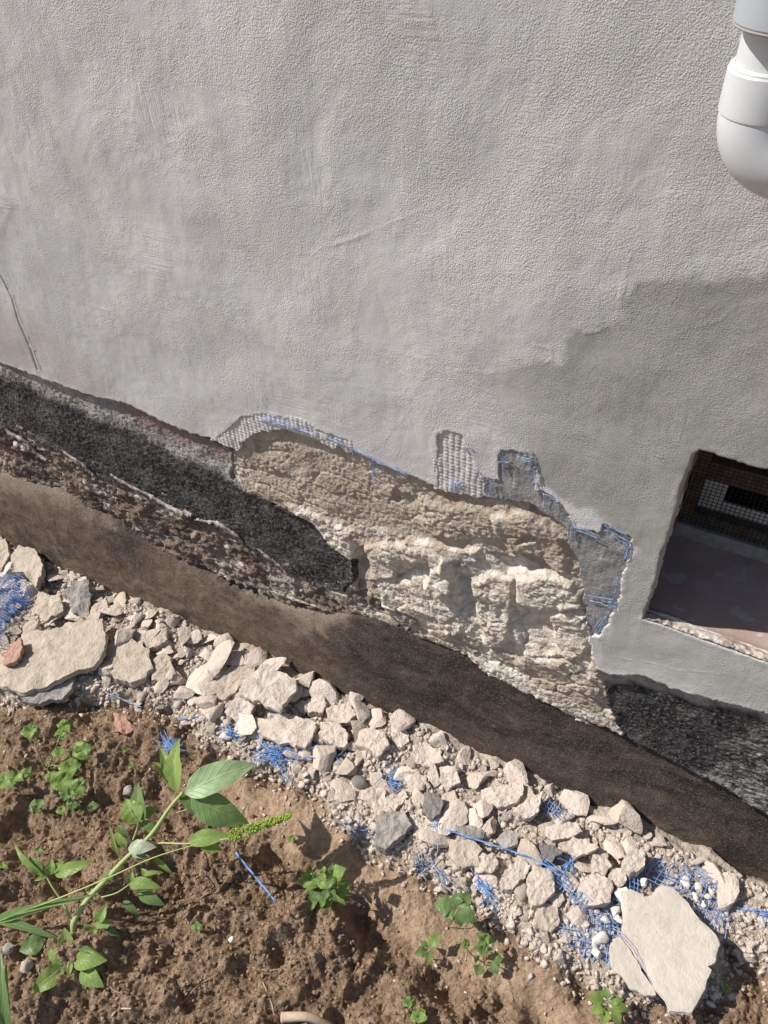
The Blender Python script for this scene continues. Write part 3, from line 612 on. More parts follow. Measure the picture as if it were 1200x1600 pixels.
for i in range(1, 25):
    a = (PI / 2) * i / 24; segs.append((np.array([pcx + RB * (1 - math.cos(a)), pcy, zc - RB * math.sin(a)]), a))
for i in range(1, 4): segs.append((np.array([pcx + RB + .03 * i, pcy, zc - RB]), PI / 2))
for c, a in segs:
    for k in range(n):
        th = 2 * PI * k / n; r = .0349
        V.append(c + np.array([r * math.cos(th) * math.cos(a), r * math.sin(th), r * math.cos(th) * math.sin(a)]))
for i in range(len(segs) - 1):
    for k in range(n): k2 = (k + 1) % n; F.append([i * n + k, (i + 1) * n + k, (i + 1) * n + k2, i * n + k2])
link('elbow', mesh_py('elbow', V, F), PVC, dp, True, 30)
V = [];F = []
for c in (.03 * 3 + RB - .028, .03 * 3 + RB + .05, .03 * 3 + RB + 1.2):
    for k in range(n):
        th = 2 * PI * k / n; V.append(np.array([pcx + c, pcy + .0375 * math.sin(th), zc - RB + .0375 * math.cos(th)]))
for i in range(2):
    for k in range(n): k2 = (k + 1) % n; F.append([i * n + k, (i + 1) * n + k, (i + 1) * n + k2, i * n + k2])
link('horizontal_pipe', mesh_py('horizontal_pipe', V, F), PVC, dp)

# ------------------------------------------------------------------ ground
RUB = GP([(-400, 600), (0, 790), (380, 965), (600, 1075), (840, 1185), (1200, 1370), (1400, 1470), (1400, 1640), (1140, 1480), (1130, 1560), (960, 1560), (850, 1490), (780, 1440), (700, 1390), (640, 1350), (590, 1330), (540, 1290), (500, 1240), (400, 1195), (330, 1160), (260, 1110), (150, 1085), (0, 1090), (-300, 1040)])
MOUND = GP([(-400, 1300), (0, 1290), (150, 1270), (290, 1300), (420, 1330), (500, 1375), (545, 1400), (560, 1440), (640, 1500), (720, 1535), (800, 1560), (900, 1650), (900, 2200), (-900, 2200)], .03)
PATH = GP([(330, 1190), (400, 1215), (500, 1260), (560, 1310), (640, 1370), (700, 1420), (800, 1480), (900, 1560), (1100, 1650), (900, 1650), (760, 1540), (640, 1470), (560, 1420), (500, 1350), (380, 1290), (300, 1230)])
HOLES = [((595, 1455), .035, .042), ((560, 1420), .025, .03), ((285, 1375), .040, .05), ((330, 1385), .03, .035), ((140, 1320), .045, .07), ((30, 1290), .05, .07), ((440, 1490), .018, .02), ((500, 1560), .02, .025), ((585, 1540), .02, .022), ((700, 1560), .022, .03), ((780, 1590), .022, .03), ((60, 1385), .055, .09), ((235, 1560), .02, .03), ((20, 1120), .016, .03), ((170, 1240), .012, .03), ((440, 1500), .02, .02), ((840, 1580), .02, .03)]  # deep hollows at the far left are added to imitate shade from unseen plants
HOLW = [(onlvl(q[0], q[1], .0)[:2], d, r) for q, d, r in HOLES]
def gmask(X, Y):
    n = fbm(X * 14, Y * 14, 111, 4) * .02
    return sdist(X, Y, RUB) + n, sdist(X, Y, MOUND) + n * .8, sdist(X, Y, PATH) + n
def clods(X, Y, s, sc, amp):
    wx = X + fbm(X * sc * .7, Y * sc * .7, s + 3, 2) * .25 / sc; wy = Y + fbm(X * sc * .7, Y * sc * .7, s + 4, 2) * .25 / sc
    f1, f2, idd = worley(wx * sc, wy * sc, s)
    return amp * np.maximum(0, 1 - (f1 / .62)**2) * (.15 + idd * idd)
def gz(X, Y, detail=True):
    X = np.asarray(X, float); Y = np.asarray(Y, float)
    r, m, p = gmask(X, Y)
    mr = sst(-.02, .03, r); mm = sst(-.015, .05, m); pp = sst(-.02, .03, p) * (1 - mm) * (1 - mr)
    z = -.018 * (1 - mr) + mm * (.040 + .018 * fbm(X * 4, Y * 4, 7, 2))
    for c, d, rr in HOLW: z = z - d * np.exp(-(((X - c[0])**2 + (Y - c[1])**2) / rr**2))
    rough = np.clip(1 - .72 * pp - .55 * mr, .15, 1)
    wx = X + fbm(X * 12, Y * 12, 61, 2) * .015; wy = Y + fbm(X * 12, Y * 12, 62, 2) * .015
    z = z + fbm(X * 6, Y * 6, 5, 3) * .040 * rough - (np.abs(fbm(wx * 8, wy * 8, 15, 3, .5)) - .25) * .032 * rough + (ridged(X * 24, Y * 24, 16, 3) - .7) * .007 * rough + fbm(X * 60, Y * 60, 72, 4, .7) * .0050 * rough
    cm = sst(-.35, .35, fbm(X * 9, Y * 9, 66, 3)); z = z + clods(X, Y, 201, 17, .028) * rough * (mm * .6 + .2) * cm + clods(X, Y, 211, 44, .010) * rough * cm
    if detail: z = z + clods(X, Y, 221, 105, .0042) * np.maximum(rough, .5) * cm + np.abs(fbm(X * 130, Y * 130, 71, 3, .7)) * .0045 * np.maximum(rough, .5) + fbm(X * 220, Y * 220, 9, 2) * .0008
    far = sst(1.2, 3.0, np.hypot(X + .5, Y + .4)); z = z * (1 - far)
    z = z + (.012 + .010 * sst(-.14, -.065, Y)) * mr
    return z
GX = axis(-60, -1.86, .56, 60, .0024); GY = axis(-60, -.98, -.03, .3, .0024)
XX, YY = np.meshgrid(GX, GY, indexing='ij'); sh = XX.shape; XX = XX.ravel(); YY = YY.ravel(); ZZ = gz(XX, YY)
r_, m_, p_ = gmask(XX, YY)
go = link('ground', mesh_np('ground', np.stack([XX, YY, ZZ], 1), grid_faces(*sh), {'dust': sst(-.03, .03, r_) * .95, 'pathy': sst(-.03, .03, p_) * (1 - sst(-.02, .03, m_)) * .9}), MG)
tag(go, kind='structure')
GZ = ZZ.reshape(sh)
def gh(x, y):
    i = np.clip(np.searchsorted(GX, x), 1, len(GX) - 1); j = np.clip(np.searchsorted(GY, y), 1, len(GY) - 1)
    return GZ[i, j]

# ------------------------------------------------------------------ rubble
def rock_mesh(name, seed, sub=3, cuts=12, flat=1.0, rough=.06, tight=.62):
    import bmesh
    bm = bmesh.new(); bmesh.ops.create_icosphere(bm, subdivisions=sub, radius=1.0)
    V = np.array([v.co[:] for v in bm.verts]); F = np.array([[v.index for v in f.verts] for f in bm.faces]); bm.free()
    r = np.random.RandomState(seed); V = V * 1.25
    for k in range(cuts):
        nrm = r.randn(3); nrm /= np.linalg.norm(nrm); dd = tight + r.rand() * .32
        h = V @ nrm - dd; V = V - np.outer(np.maximum(h, 0), nrm)
    nn = vn(V[:, 0] * 1.6, V[:, 1] * 1.6, V[:, 2] * 1.6, seed) + .5 * vn(V[:, 0] * 3.7, V[:, 1] * 3.7, V[:, 2] * 3.7, seed + 1) + .3 * vn(V[:, 0] * 8, V[:, 1] * 8, V[:, 2] * 8, seed + 2)
    V = V * (1 + nn * rough * 1.8)[:, None]; V[:, 2] *= flat
    V -= (V.max(0) + V.min(0)) / 2
    V /= np.abs(V[:, :2]).max()
    return V, F
def slab(name, mat, px, ztop, thick, tilt=(0, 0), seed=0, parent=None, rough=.0032, inset=.02, sub=5, jag=.0050):
    zt = ztop if ztop is not None else .02
    P = np.array(GP(px, zt)); c = P.mean(0); n = len(P)
    N = 84; seg = []
    for i in range(n):
        a = P[i]; b = P[(i + 1) % n]; k = max(2, int(round(N * np.linalg.norm(b - a) / sum(np.linalg.norm(P[(j + 1) % n] - P[j]) for j in range(n)))))
        for t in np.arange(k) / k: seg.append(a + (b - a) * t)
    Q = np.array(seg); m = len(Q); ang = np.arange(m)
    off = vn2(Q[:, 0] * 55, Q[:, 1] * 55, seed) * jag + vn2(Q[:, 0] * 160, Q[:, 1] * 160, seed + 3) * jag * .4
    dirv = Q - c; dl = np.linalg.norm(dirv, axis=1)[:, None]; Q = Q + dirv / dl * off[:, None]
    size = dl.mean(); rings = []
    for s, z in ((.86, -thick), (.97, -thick * .85), (1.02, -thick * .5), (1.0, -thick * .16), (1 - .012 * .03 / size, -thick * .02)): rings.append((s, z, 1.0))
    for s in np.linspace(1 - inset * .05 / size, 0.06, 9): rings.append((s, 0.0, .0))
    V = []
    for s, z, e in rings:
        R_ = c + (Q - c) * s; xy = R_
        no = fbm(xy[:, 0] * 28, xy[:, 1] * 28, seed + 5, 4) * rough * 1.7 + vn2(xy[:, 0] * 130, xy[:, 1] * 130, seed + 6) * rough * .4
        tz = z + no + (xy[:, 0] - c[0]) * tilt[0] + (xy[:, 1] - c[1]) * tilt[1]
        if e:
            j = vn2(xy[:, 0] * 70 + z * 60, xy[:, 1] * 70, seed + 9) * jag * .8; xy = xy + dirv / dl * j[:, None]
        V.append(np.concatenate([xy, tz[:, None]], 1))
    V = np.concatenate(V); base = zt - 0
    V[:, 2] += base; F = []
    for i in range(len(rings) - 1):
        for k in range(m): k2 = (k + 1) % m; F.append([i * m + k, i * m + k2, (i + 1) * m + k2, (i + 1) * m + k])
    F.append([(len(rings) - 1) * m + k for k in range(m)]); F.append([k for k in range(m)][::-1])
    org = np.array([c[0], c[1], base - thick]); V = V - org
    o = link(name, mesh_py(name, V, F), mat, None, True, 42); o.location = org
    if parent is not None: o.parent = parent; o.matrix_parent_inverse = Matrix.Translation(-Vector(parent.location))
    return o
SL = [ # material, outline in the photograph, height of the top, thickness, tilt, kind, label
 (TAN, [(-30, 1015), (20, 1000), (45, 985), (95, 983), (103, 975), (163, 973), (168, 1005), (162, 1030), (150, 1045), (125, 1048), (72, 1070), (35, 1078), (0, 1068), (-30, 1052)], .048, .022, (.06, .10), 'plaster_slab', 'largest tan broken plaster slab on the left, lying half off a grey slab'),
 (GREY, [(32, 1080), (60, 1070), (105, 1056), (116, 1062), (112, 1078), (95, 1092), (55, 1097), (36, 1094)], .026, .018, (0, .1), 'mortar_slab', 'flat grey mortar slab poking out from under the large tan slab'),
 (TAN, [(163, 1012), (175, 1002), (205, 998), (232, 1015), (238, 1045), (222, 1062), (204, 1066), (176, 1056), (161, 1035)], .040, .032, (.05, .08), 'plaster_chunk', 'thick rounded tan plaster chunk right of the large left slab'),
 (TAN, [(224, 992), (238, 983), (260, 982), (262, 998), (250, 1010), (228, 1012)], .040, .026, (.0, .1), 'plaster_chunk', 'small wedge of tan plaster resting above the rounded chunk'),
 (TAN, [(241, 1028), (258, 1020), (266, 1030), (275, 1052), (262, 1062), (236, 1062)], .038, .022, (.0, .1), 'plaster_chunk', 'upright trapezium of tan plaster between the rounded chunk and the leaning slab'),
 (PALE, [(372, 1078), (385, 1062), (410, 1040), (436, 1050), (462, 1064), (463, 1076), (436, 1108), (408, 1096), (372, 1084)], .068, .017, (-.05, .14), 'plaster_slab', 'pale five-sided plaster slab raised above the rubble beside the plinth'),
 (TAN, [(313, 1082), (325, 1060), (372, 1036), (400, 1046), (396, 1062), (372, 1078), (350, 1090), (322, 1092)], .034, .014, (.0, .15), 'plaster_slab', 'flat tan slab lying in the shadow of the leaning slab'),
 (PALE, [(402, 1130), (450, 1114), (497, 1130), (490, 1150), (478, 1170), (455, 1163), (438, 1160), (402, 1142)], .034, .014, (.04, .05), 'plaster_slab', 'flat pale slab just below the raised five-sided one'),
 (PALE, [(372, 1085), (400, 1098), (392, 1118), (372, 1128), (350, 1112)], .030, .020, (.0, .2), 'plaster_chunk', 'pale chunk under the left corner of the raised slab'),
 (GREY, [(104, 926), (118, 913), (140, 909), (141, 930), (133, 962), (110, 950)], .045, .010, (-.2, .2), 'mortar_slab', 'thin grey mortar piece sunk in the crumbs at the upper left'),
 (TAN, [(128, 975), (142, 948), (166, 935), (171, 950), (158, 962), (148, 974)], .036, .020, (.2, .2), 'plaster_chunk', 'long pale splinter right of the thin grey mortar piece'),
 (TAN, [(14, 872), (30, 853), (55, 862), (68, 880), (66, 900), (54, 914), (36, 892), (16, 888)], .052, .035, (.1, .3), 'plaster_chunk', 'tan block against the plinth at the far left'),
 (TAN, [(-20, 850), (12, 846), (16, 870), (0, 890), (-20, 884)], .045, .03, (.1, .3), 'plaster_chunk', 'pale chunk cut by the left edge, beside the tan block'),
 (TAN, [(60, 925), (96, 935), (100, 956), (70, 968), (46, 950)], .034, .022, (.1, .2), 'plaster_chunk', 'tan chunk between the blue net bundle and the thin grey piece'),
 (BRICK, [(2, 1018), (16, 1006), (34, 1000), (38, 1012), (26, 1034), (6, 1038)], .058, .016, (.1, .2), 'brick_fragment', 'pink brick fragment at the left edge on the large slab'),
 (BRICK, [(178, 1114), (196, 1118), (208, 1140), (196, 1146), (180, 1143)], .007, .010, (.0, .1), 'tile_fragment', 'flat pink tile fragment lying alone on the bare soil'),
 (PALE, [(553, 1160), (562, 1143), (577, 1136), (603, 1148), (610, 1165), (598, 1176), (590, 1180), (572, 1168)], .042, .026, (.05, .15), 'plaster_slab', 'pale rounded slab above the dark oval cobble'),
 (PALE, [(607, 1137), (622, 1128), (638, 1145), (640, 1160), (626, 1166), (612, 1156)], .036, .026, (.05, .2), 'plaster_chunk', 'pale block against the plinth right of the rounded slab'),
 (PALE, [(645, 1168), (662, 1160), (690, 1176), (694, 1190), (668, 1196), (646, 1190)], .036, .024, (.05, .2), 'plaster_chunk', 'pale flat-topped block against the plinth above the blue tuft'),
 (PALE, [(688, 1200), (712, 1198), (718, 1222), (700, 1232), (688, 1222)], .038, .028, (.1, .2), 'plaster_chunk', 'squarish pale block right of the small blue tuft'),
 (GREY, [(587, 1280), (598, 1268), (632, 1267), (643, 1290), (630, 1302), (601, 1327), (586, 1318)], .040, .034, (-.02, .10), 'mortar_block', 'large square block with a dark grey face at the lower rubble edge'),
 (PALE, [(569, 1238), (588, 1225), (602, 1236), (602, 1262), (590, 1275), (578, 1260)], .030, .016, (.0, .1), 'plaster_chunk', 'flat pale shard just above the grey-faced square block'),
 (PALE, [(602, 1250), (630, 1235), (638, 1245), (614, 1270), (603, 1270)], .032, .014, (.0, .1), 'plaster_chunk', 'triangular pale shard between the grey-faced block and the blue tuft'),
 (DGREY, [(664, 1238), (678, 1238), (692, 1252), (690, 1268), (676, 1280), (660, 1266)], .046, .020, (.1, .0), 'mortar_chunk', 'grey-topped chunk resting on a pale one in mid rubble'),
 (PALE, [(640, 1275), (664, 1256), (690, 1276), (693, 1300), (672, 1310), (646, 1304)], .032, .024, (.05, .1), 'plaster_chunk', 'broad pale chunk under the grey-topped one'),
 (TAN, [(700, 1312), (735, 1305), (750, 1326), (746, 1352), (722, 1358), (702, 1336)], .032, .028, (.05, .05), 'plaster_chunk', 'greyish round-edged chunk below the long blue strip'),
 (GREY, [(712, 1290), (742, 1290), (758, 1300), (755, 1310), (735, 1312), (712, 1304)], .036, .018, (.0, .1), 'mortar_chunk', 'flat greyish chunk lying along the upper side of the long blue strip'),
 (PALE, [(783, 1375), (795, 1352), (815, 1343), (830, 1352), (822, 1372), (806, 1380), (800, 1392), (784, 1390)], .042, .032, (-.05, .1), 'plaster_chunk', 'left of two big pale blocks under the long blue strip'),
 (PALE, [(826, 1368), (834, 1356), (856, 1358), (868, 1372), (867, 1392), (850, 1408), (832, 1414), (823, 1394)], .046, .036, (-.05, .05), 'plaster_chunk', 'right of two big pale blocks under the long blue strip'),
 (TAN, [(838, 1418), (856, 1410), (872, 1420), (876, 1440), (862, 1455), (846, 1452), (835, 1438)], .032, .030, (-.05, .05), 'plaster_chunk', 'rounded tan lump touching the left corner of the big net'),
 (PALE, [(800, 1262), (820, 1252), (848, 1238), (846, 1254), (838, 1276), (826, 1278), (812, 1272)], .050, .020, (.15, .2), 'plaster_chunk', 'pointed pale shard against the plinth left of the dark net scrap'),
 (PALE, [(752, 1232), (785, 1226), (818, 1228), (820, 1242), (800, 1256), (778, 1258), (755, 1246)], .040, .020, (.05, .2), 'plaster_slab', 'pale slab lying along the plinth left of the pointed shard'),
 (PALE, [(975, 1340), (984, 1327), (1004, 1325), (1010, 1342), (1002, 1358), (984, 1362), (974, 1352)], .060, .042, (0, .05), 'plaster_chunk', 'pale cube-like block against the plinth above the big net'),
 (PALE, [(874, 1316), (895, 1308), (915, 1312), (937, 1326), (922, 1334), (900, 1338), (884, 1330)], .046, .016, (.1, .1), 'plaster_slab', 'pale tilted lens-shaped slab left of the cube-like block'),
 (PALE, [(908, 1372), (925, 1362), (945, 1368), (957, 1388), (957, 1404), (946, 1414), (918, 1416), (902, 1408)], .042, .028, (.05, .05), 'plaster_slab', 'thick pale slab touching the upper left of the big net'),
 (DGREY, [(835, 1328), (848, 1318), (866, 1322), (876, 1332), (862, 1344), (842, 1346)], .042, .024, (.05, .15), 'mortar_chunk', 'darkest grey chunk, above the long blue strip'),
 (GREY, [(775, 1310), (792, 1298), (812, 1304), (806, 1318), (790, 1324)], .040, .02, (.05, .15), 'mortar_chunk', 'small grey chunk between two pale ones above the long blue strip'),
 (PALE, [(930, 1335), (946, 1338), (955, 1352), (946, 1366), (928, 1362), (924, 1346)], .044, .03, (.05, .05), 'plaster_chunk', 'pale lump between the lens-shaped slab and the cube-like block'),
 (PALE, [(955, 1356), (975, 1358), (982, 1376), (966, 1384), (948, 1376)], .038, .026, (.05, .05), 'plaster_chunk', 'pale lump just below the cube-like block'),
 (PALE, [(855, 1290), (900, 1286), (912, 1300), (890, 1310), (862, 1312), (850, 1304)], .040, .022, (.05, .15), 'plaster_slab', 'pale slab against the plinth above the lens-shaped one'),
 (PALE, [(510, 1105), (548, 1098), (556, 1118), (540, 1130), (512, 1126)], .036, .022, (.05, .15), 'plaster_chunk', 'pale chunk against the plinth left of the rounded slab'),
 (PALE, [(478, 1092), (502, 1085), (512, 1100), (500, 1112), (480, 1110)], .036, .022, (.05, .15), 'plaster_chunk', 'pale chunk against the plinth right of the raised five-sided slab'),
 (PALE, [(500, 1128), (528, 1130), (545, 1148), (540, 1168), (516, 1160), (500, 1146)], .032, .022, (.05, .1), 'plaster_chunk', 'pale chunk above the small crossed blue threads'),
 (PALE, [(735, 1340), (770, 1332), (782, 1348), (768, 1364), (744, 1362)], .030, .02, (.0, .1), 'plaster_chunk', 'low pale chunk right of the greyish round-edged one'),
 (PALE, [(632, 1212), (655, 1205), (668, 1222), (660, 1236), (640, 1236)], .032, .022, (.0, .1), 'plaster_chunk', 'pale chunk touching the right side of the small blue tuft'),
]
for k, (mt, px, zt, th, tl, kind, lab) in enumerate(SL):
    tag(slab(kind, mt, px, zt, th, tl, k * 3 + 1), lab, 'rubble piece', 'large broken plaster and mortar pieces in the rubble')
# leaning slab, standing on edge
V, F = rock_mesh('x', 77, 3, 16, 1, .05)
def rock_at(name, mat, V, F, loc, size, rot=(0, 0, 0)):
    me = mesh_np(name, V * np.array(size), F); o = link(name, me, mat, None, True, 38); o.location = loc; o.rotation_euler = rot; return o
p = onlvl(334, 1044, .045)
a_ = onlvl(308, 1076, .015); b_ = onlvl(362, 1000, .075)
ln = np.linalg.norm(b_ - a_); dv = Vector(b_ - a_)
o = rock_at('leaning_slab', PALE, V, F, Vector((a_ + b_) / 2), (ln * .5, ln * .27, .011))
xa = dv.normalized(); za = Vector((-.45, -.60, .75)); za = (za - xa * za.dot(xa)).normalized(); ya = za.cross(xa)
o.rotation_euler = Matrix((xa, ya, za)).transposed().to_euler()
tag(o, 'thin pale slab standing on edge and leaning right, its tip against the plinth', 'rubble piece')
# cracked slab on the big net, in three pieces still held together
cs = empty('cracked_slab', tuple(onlvl(1040, 1480, 0)))
tag(cs, 'large slab of pale finish coat lying on the big blue net, cracked off at its left', 'rubble piece')
for k, (px, zt, th, tl) in enumerate([([(970, 1392), (985, 1386), (1008, 1400), (1018, 1396), (1034, 1382), (1052, 1388), (1075, 1412), (1095, 1440), (1118, 1462), (1123, 1478), (1114, 1506), (1106, 1512), (1110, 1516), (1104, 1534), (1096, 1556), (1081, 1585), (1062, 1580), (1046, 1581), (1040, 1562), (1022, 1536), (1009, 1515), (999, 1497), (986, 1479), (974, 1460), (976, 1430)], .050, .012, (.09, .04)),
  ([(958, 1466), (970, 1464), (982, 1482), (994, 1500), (1004, 1518), (1017, 1538), (1026, 1556), (1008, 1556), (985, 1542), (970, 1524), (956, 1512), (952, 1486)], .040, .010, (.04, .04))]):
    slab('slab_piece', SMOOTH, px, zt, th, tl, 60 + k, cs, rough=.0007, jag=.003)
# white filler lumps on the net
wv = [rock_mesh('w', 300 + i, 2, 9, .7, .08, .6) for i in range(4)]
for i, (x, y, s, lb) in enumerate([(975, 1398, .019, 'white filler lump at the top left corner of the cracked slab'), (962, 1422, .012, 'white filler lump left of the cracked slab, near its top'), (967, 1436, .008, 'small white filler lump left of the cracked slab'), (938, 1466, .015, 'largest white filler lump lying on the left part of the big net'), (932, 1488, .010, 'white filler lump low on the left part of the big net'), (947, 1436, .009, 'white filler crumb between two pale blocks left of the net'), (1006, 1378, .009, None), (1071, 1380, .009, None), (1092, 1386, .010, None), (1088, 1400, .009, None), (1106, 1400, .007, None), (1100, 1412, .006, None), (1072, 1372, .006, None), (1084, 1418, .006, None), (1112, 1392, .006, None)]):
    q = onlvl(x, y, .035); V, F = wv[i % 4]
    o = rock_at('filler_lump', WHITE, V, F, (q[0], q[1], .033), (s, s * .9, s * .9), (0, 0, i * 1.3))
    tag(o, lb or 'tiny white filler crumb caught in the upper right part of the big net', 'rubble piece', 'white filler lumps on the big net')
# cobbles and pebbles
for i, (x, y, s, zt, mt, lb) in enumerate([(563, 1223, (.020, .014, .012), .018, DGREY, 'dark grey oval cobble in mid rubble'), (531, 1255, (.011, .009, .008), .004, PEB, 'smooth round brown pebble at the lower rubble edge'), (279, 1101, (.012, .011, .009), .004, PEB, 'round tan pebble at the soil edge below the leaning slab'), (217, 1109, (.012, .007, .005), -.004, PEB, 'flat oval pebble near the flat tile fragment'), (812, 1396, (.018, .014, .011), .014, PEB, 'grey oval pebble beneath the two big pale blocks'), (122, 1072, (.013, .013, .011), .008, GREY, 'small grey stone at the right end of the grey slab'), (13, 1482, (.010, .010, .008), .045, GREY, 'pale grey stone on soil at the left edge'), (46, 1512, (.013, .011, .009), .04, TAN, 'small tan stone on soil beside the tall weed'), (362, 1468, (.006, .005, .005), .042, WHITE, 'tiny white stone on the soil mound'), (100, 1092, (.012, .009, .006), .0, WHITE, 'flat whitish stone under the grey slab'), (200, 1235, (.012, .011, .009), .0, GREY, 'small grey stone on soil above the tall weed')]):
    V, F = rock_mesh('p', 400 + i, 3, 5, 1, .04 if mt is PEB else .08, .85)
    q = onlvl(x, y, zt); o = rock_at('pebble', mt, V, F, (q[0], q[1], max(zt, gh(q[0], q[1]) + s[2] * .4)), s, (0, 0, i * 2.1))
    tag(o, lb, 'stone', 'single stones and pebbles')

# small loose chunks: copied from twenty shapes
protos = []
for i in range(20):
    V, F = rock_mesh('c', 500 + i, 3 if i < 8 else 2, 11, [.34, .6, .28, .45][i % 4], .06, .46)
    me = mesh_np('plaster_chunk', V * .018, F); me.materials.append([PALE, PALE, TAN, PALE, PALE, TAN, PALE, PALE, PALE, TAN, PALE, PALE, PALE, TAN, PALE, TAN, PALE, PALE, TAN, PALE][i % 20]); me.shade_smooth(); me.set_sharp_from_angle(angle=math.radians(36)); protos.append(me)
taken = [(onlvl(sum(a for a, b in s[1]) / len(s[1]), sum(b for a, b in s[1]) / len(s[1]), s[2])[:2], .030 if len(s[1]) < 8 else .042, s[6]) for s in SL]
big0 = onlvl(85, 1030, .04)[:2]; LM = [(t[0], t[2]) for t in taken] + [(onlvl(1040, 1480, 0)[:2], 'large cracked slab on the blue net'), (onlvl(334, 1044, 0)[:2], 'thin leaning slab')]
cs0 = onlvl(1040, 1480, .03)[:2]; placed = []
rb = np.random.RandomState(11); tries = 0
while len(placed) < 252 and tries < 60000:
    tries += 1; x = rb.uniform(-1.85, .35); y = rb.uniform(-.42, -.06)
    r0 = float(sdist(np.array([x]), np.array([y]), RUB)[0])
    if r0 < .0: continue
    d = R_ = RM.T @ (np.array([x, y, .02]) - CAM); u = 600 + 1200 * d[0] / -d[2]; v = 800 - 1200 * d[1] / -d[2]
    if not (-30 < u < 1230): continue
    if u > 1125 and rb.rand() < .75: continue
    s = (.010 + .025 * rb.rand()**1.5) * (.7 + .5 * min(1, r0 / .08))
    if r0 < .03: s = min(s, .013)
    if np.hypot(x - big0[0], y - big0[1]) < .13 or np.hypot(x - cs0[0], y - cs0[1]) < .15: continue
    if any(np.hypot(x - c[0], y - c[1]) < rr * .7 + s * .25 for c, rr, _ in taken): continue
    if any(np.hypot(x - c[0], y - c[1]) < (q + s) * .50 for c, q in placed): continue
    placed.append(((x, y), s))
    i = rb.randint(20); me = protos[i]; o = bpy.data.objects.new('plaster_chunk', me); COL.objects.link(o)
    o.scale = (s / .018 * rb.uniform(.85, 1.2), s / .018 * rb.uniform(.7, 1.0), s / .018 * rb.uniform(.75, 1.0)); o.rotation_euler = (rb.uniform(-.42, .42), rb.uniform(-.42, .42), rb.uniform(0, 6.28))
    o.location = (x, y, gh(x, y) + s * .20 + .012 * rb.rand() * min(1, r0 / .06))
    near = min(LM, key=lambda t: np.hypot(t[0][0] - x, t[0][1] - y))
    kindw = 'grey mortar' if protos[i].materials[0] is GREY else ('tan plaster' if protos[i].materials[0] is TAN else 'pale plaster')
    sz = 'tiny' if s < .010 else ('small' if s < .017 else 'medium')
    lab = f"{sz} {kindw} bit near the {near[1]}"; wd = lab.split()
    if len(wd) > 16: lab = ' '.join(wd[:16])
    tag(o, lab, 'rubble piece', 'small loose chunks filling the rubble strip')

# uncountable crumbs: one mesh each
def crumbs(name, mat, pts, sizes, seed, sub=1, kinds=12, sink=.15):
    r = np.random.RandomState(seed); K = [rock_mesh('k', seed * 10 + i, sub, 7, .8, .22, .45) for i in range(kinds)]
    VV = []; FF = []; o = 0
    for (x, y), s in zip(pts, sizes):
        V, F = K[r.randint(kinds)]; a, b, c = r.rand(3) * 6.28
        ca, sa = math.cos(a), math.sin(a); cb, sb = math.cos(b * .3), math.sin(b * .3)
        Rm = np.array([[ca, -sa, 0], [sa, ca, 0], [0, 0, 1]]) @ np.array([[1, 0, 0], [0, cb, -sb], [0, sb, cb]])
        VV.append((V * np.array([1, r.uniform(.65, 1), r.uniform(.6, 1)])) @ Rm.T * s + np.array([x, y, gh(x, y) + s * sink])); FF.append(F + o); o += len(V)
    ob = link(name, mesh_np(name, np.concatenate(VV), np.concatenate(FF)), mat, None, False); ob['kind'] = 'stuff'; return ob
def scatter(n, fn, seed, box=(-1.86, .5, -.95, -.07)):
    r = np.random.RandomState(seed); x = r.uniform(box[0], box[1], n); y = r.uniform(box[2], box[3], n); k = r.rand(n) < fn(x, y); return list(zip(x[k], y[k])), r
def dens(x, y): return np.clip(sst(-.05, .02, gmask(x, y)[0]), 0, 1)
pts, r = scatter(36000, lambda x, y: dens(x, y), 31, (-1.86, .5, -.47, -.06)); sz = .0010 + .0075 * r.rand(len(pts))**4.5
tag(crumbs('plaster_crumbs', PALE, pts, sz, 3), 'pale plaster crumbs and grit filling the rubble strip', 'plaster crumbs')
pts, r = scatter(4600, lambda x, y: sst(-.03, .02, gmask(x, y)[0]), 32, (-1.86, .5, -.47, -.06)); sz = .0035 + .0065 * r.rand(len(pts))**1.6
tag(crumbs('plaster_flakes', PALE, pts, sz, 4, sub=2, sink=.25), 'thin broken plaster chips packed between the rubble pieces', 'plaster chips')
pts, r = scatter(900, lambda x, y: dens(x, y) * (vn2(x * 6, y * 6, 88) > -.1), 33, (-1.86, .5, -.47, -.06)); sz = .002 + .005 * r.rand(len(pts))**2
tag(crumbs('mortar_crumbs', GREY, pts, sz, 5), 'grey mortar grit scattered through the rubble strip', 'mortar crumbs')
pts, r = scatter(34000, lambda x, y: (1 - dens(x, y)) * (.25 + .75 * sst(-.03, .03, gmask(x, y)[1])) * (1 - .75 * sst(-.02, .02, gmask(x, y)[2])), 35, (-1.6, .5, -.98, -.15)); sz = .0009 + .0050 * r.rand(len(pts))**5
tag(crumbs('soil_crumbs', SOILC, pts, sz, 7, sink=.3), 'dry brown soil crumbs scattered over the dug earth', 'soil crumbs')
pts, r = scatter(1500, lambda x, y: (1 - dens(x, y)) * (.12 + .88 * sst(-.03, .03, gmask(x, y)[1])) * sst(-.2, .3, fbm(x * 9, y * 9, 66, 3)), 36, (-1.6, .5, -.98, -.15)); sz = .003 + .011 * r.rand(len(pts))**2.5
tag(crumbs('soil_clods', SOILC, pts, sz, 8, sub=2, sink=.1), 'irregular brown clods lying on the dug earth', 'soil clods')
pts, r = scatter(1500, lambda x, y: (1 - dens(x, y)) * sst(-.22, -.01, gmask(x, y)[0]), 37, (-1.6, .5, -.7, -.1)); sz = .0014 + .004 * r.rand(len(pts))**2
tag(crumbs('stray_grit', PALE, pts, sz, 9), 'pale grit strewn over the soil next to the rubble', 'grit')

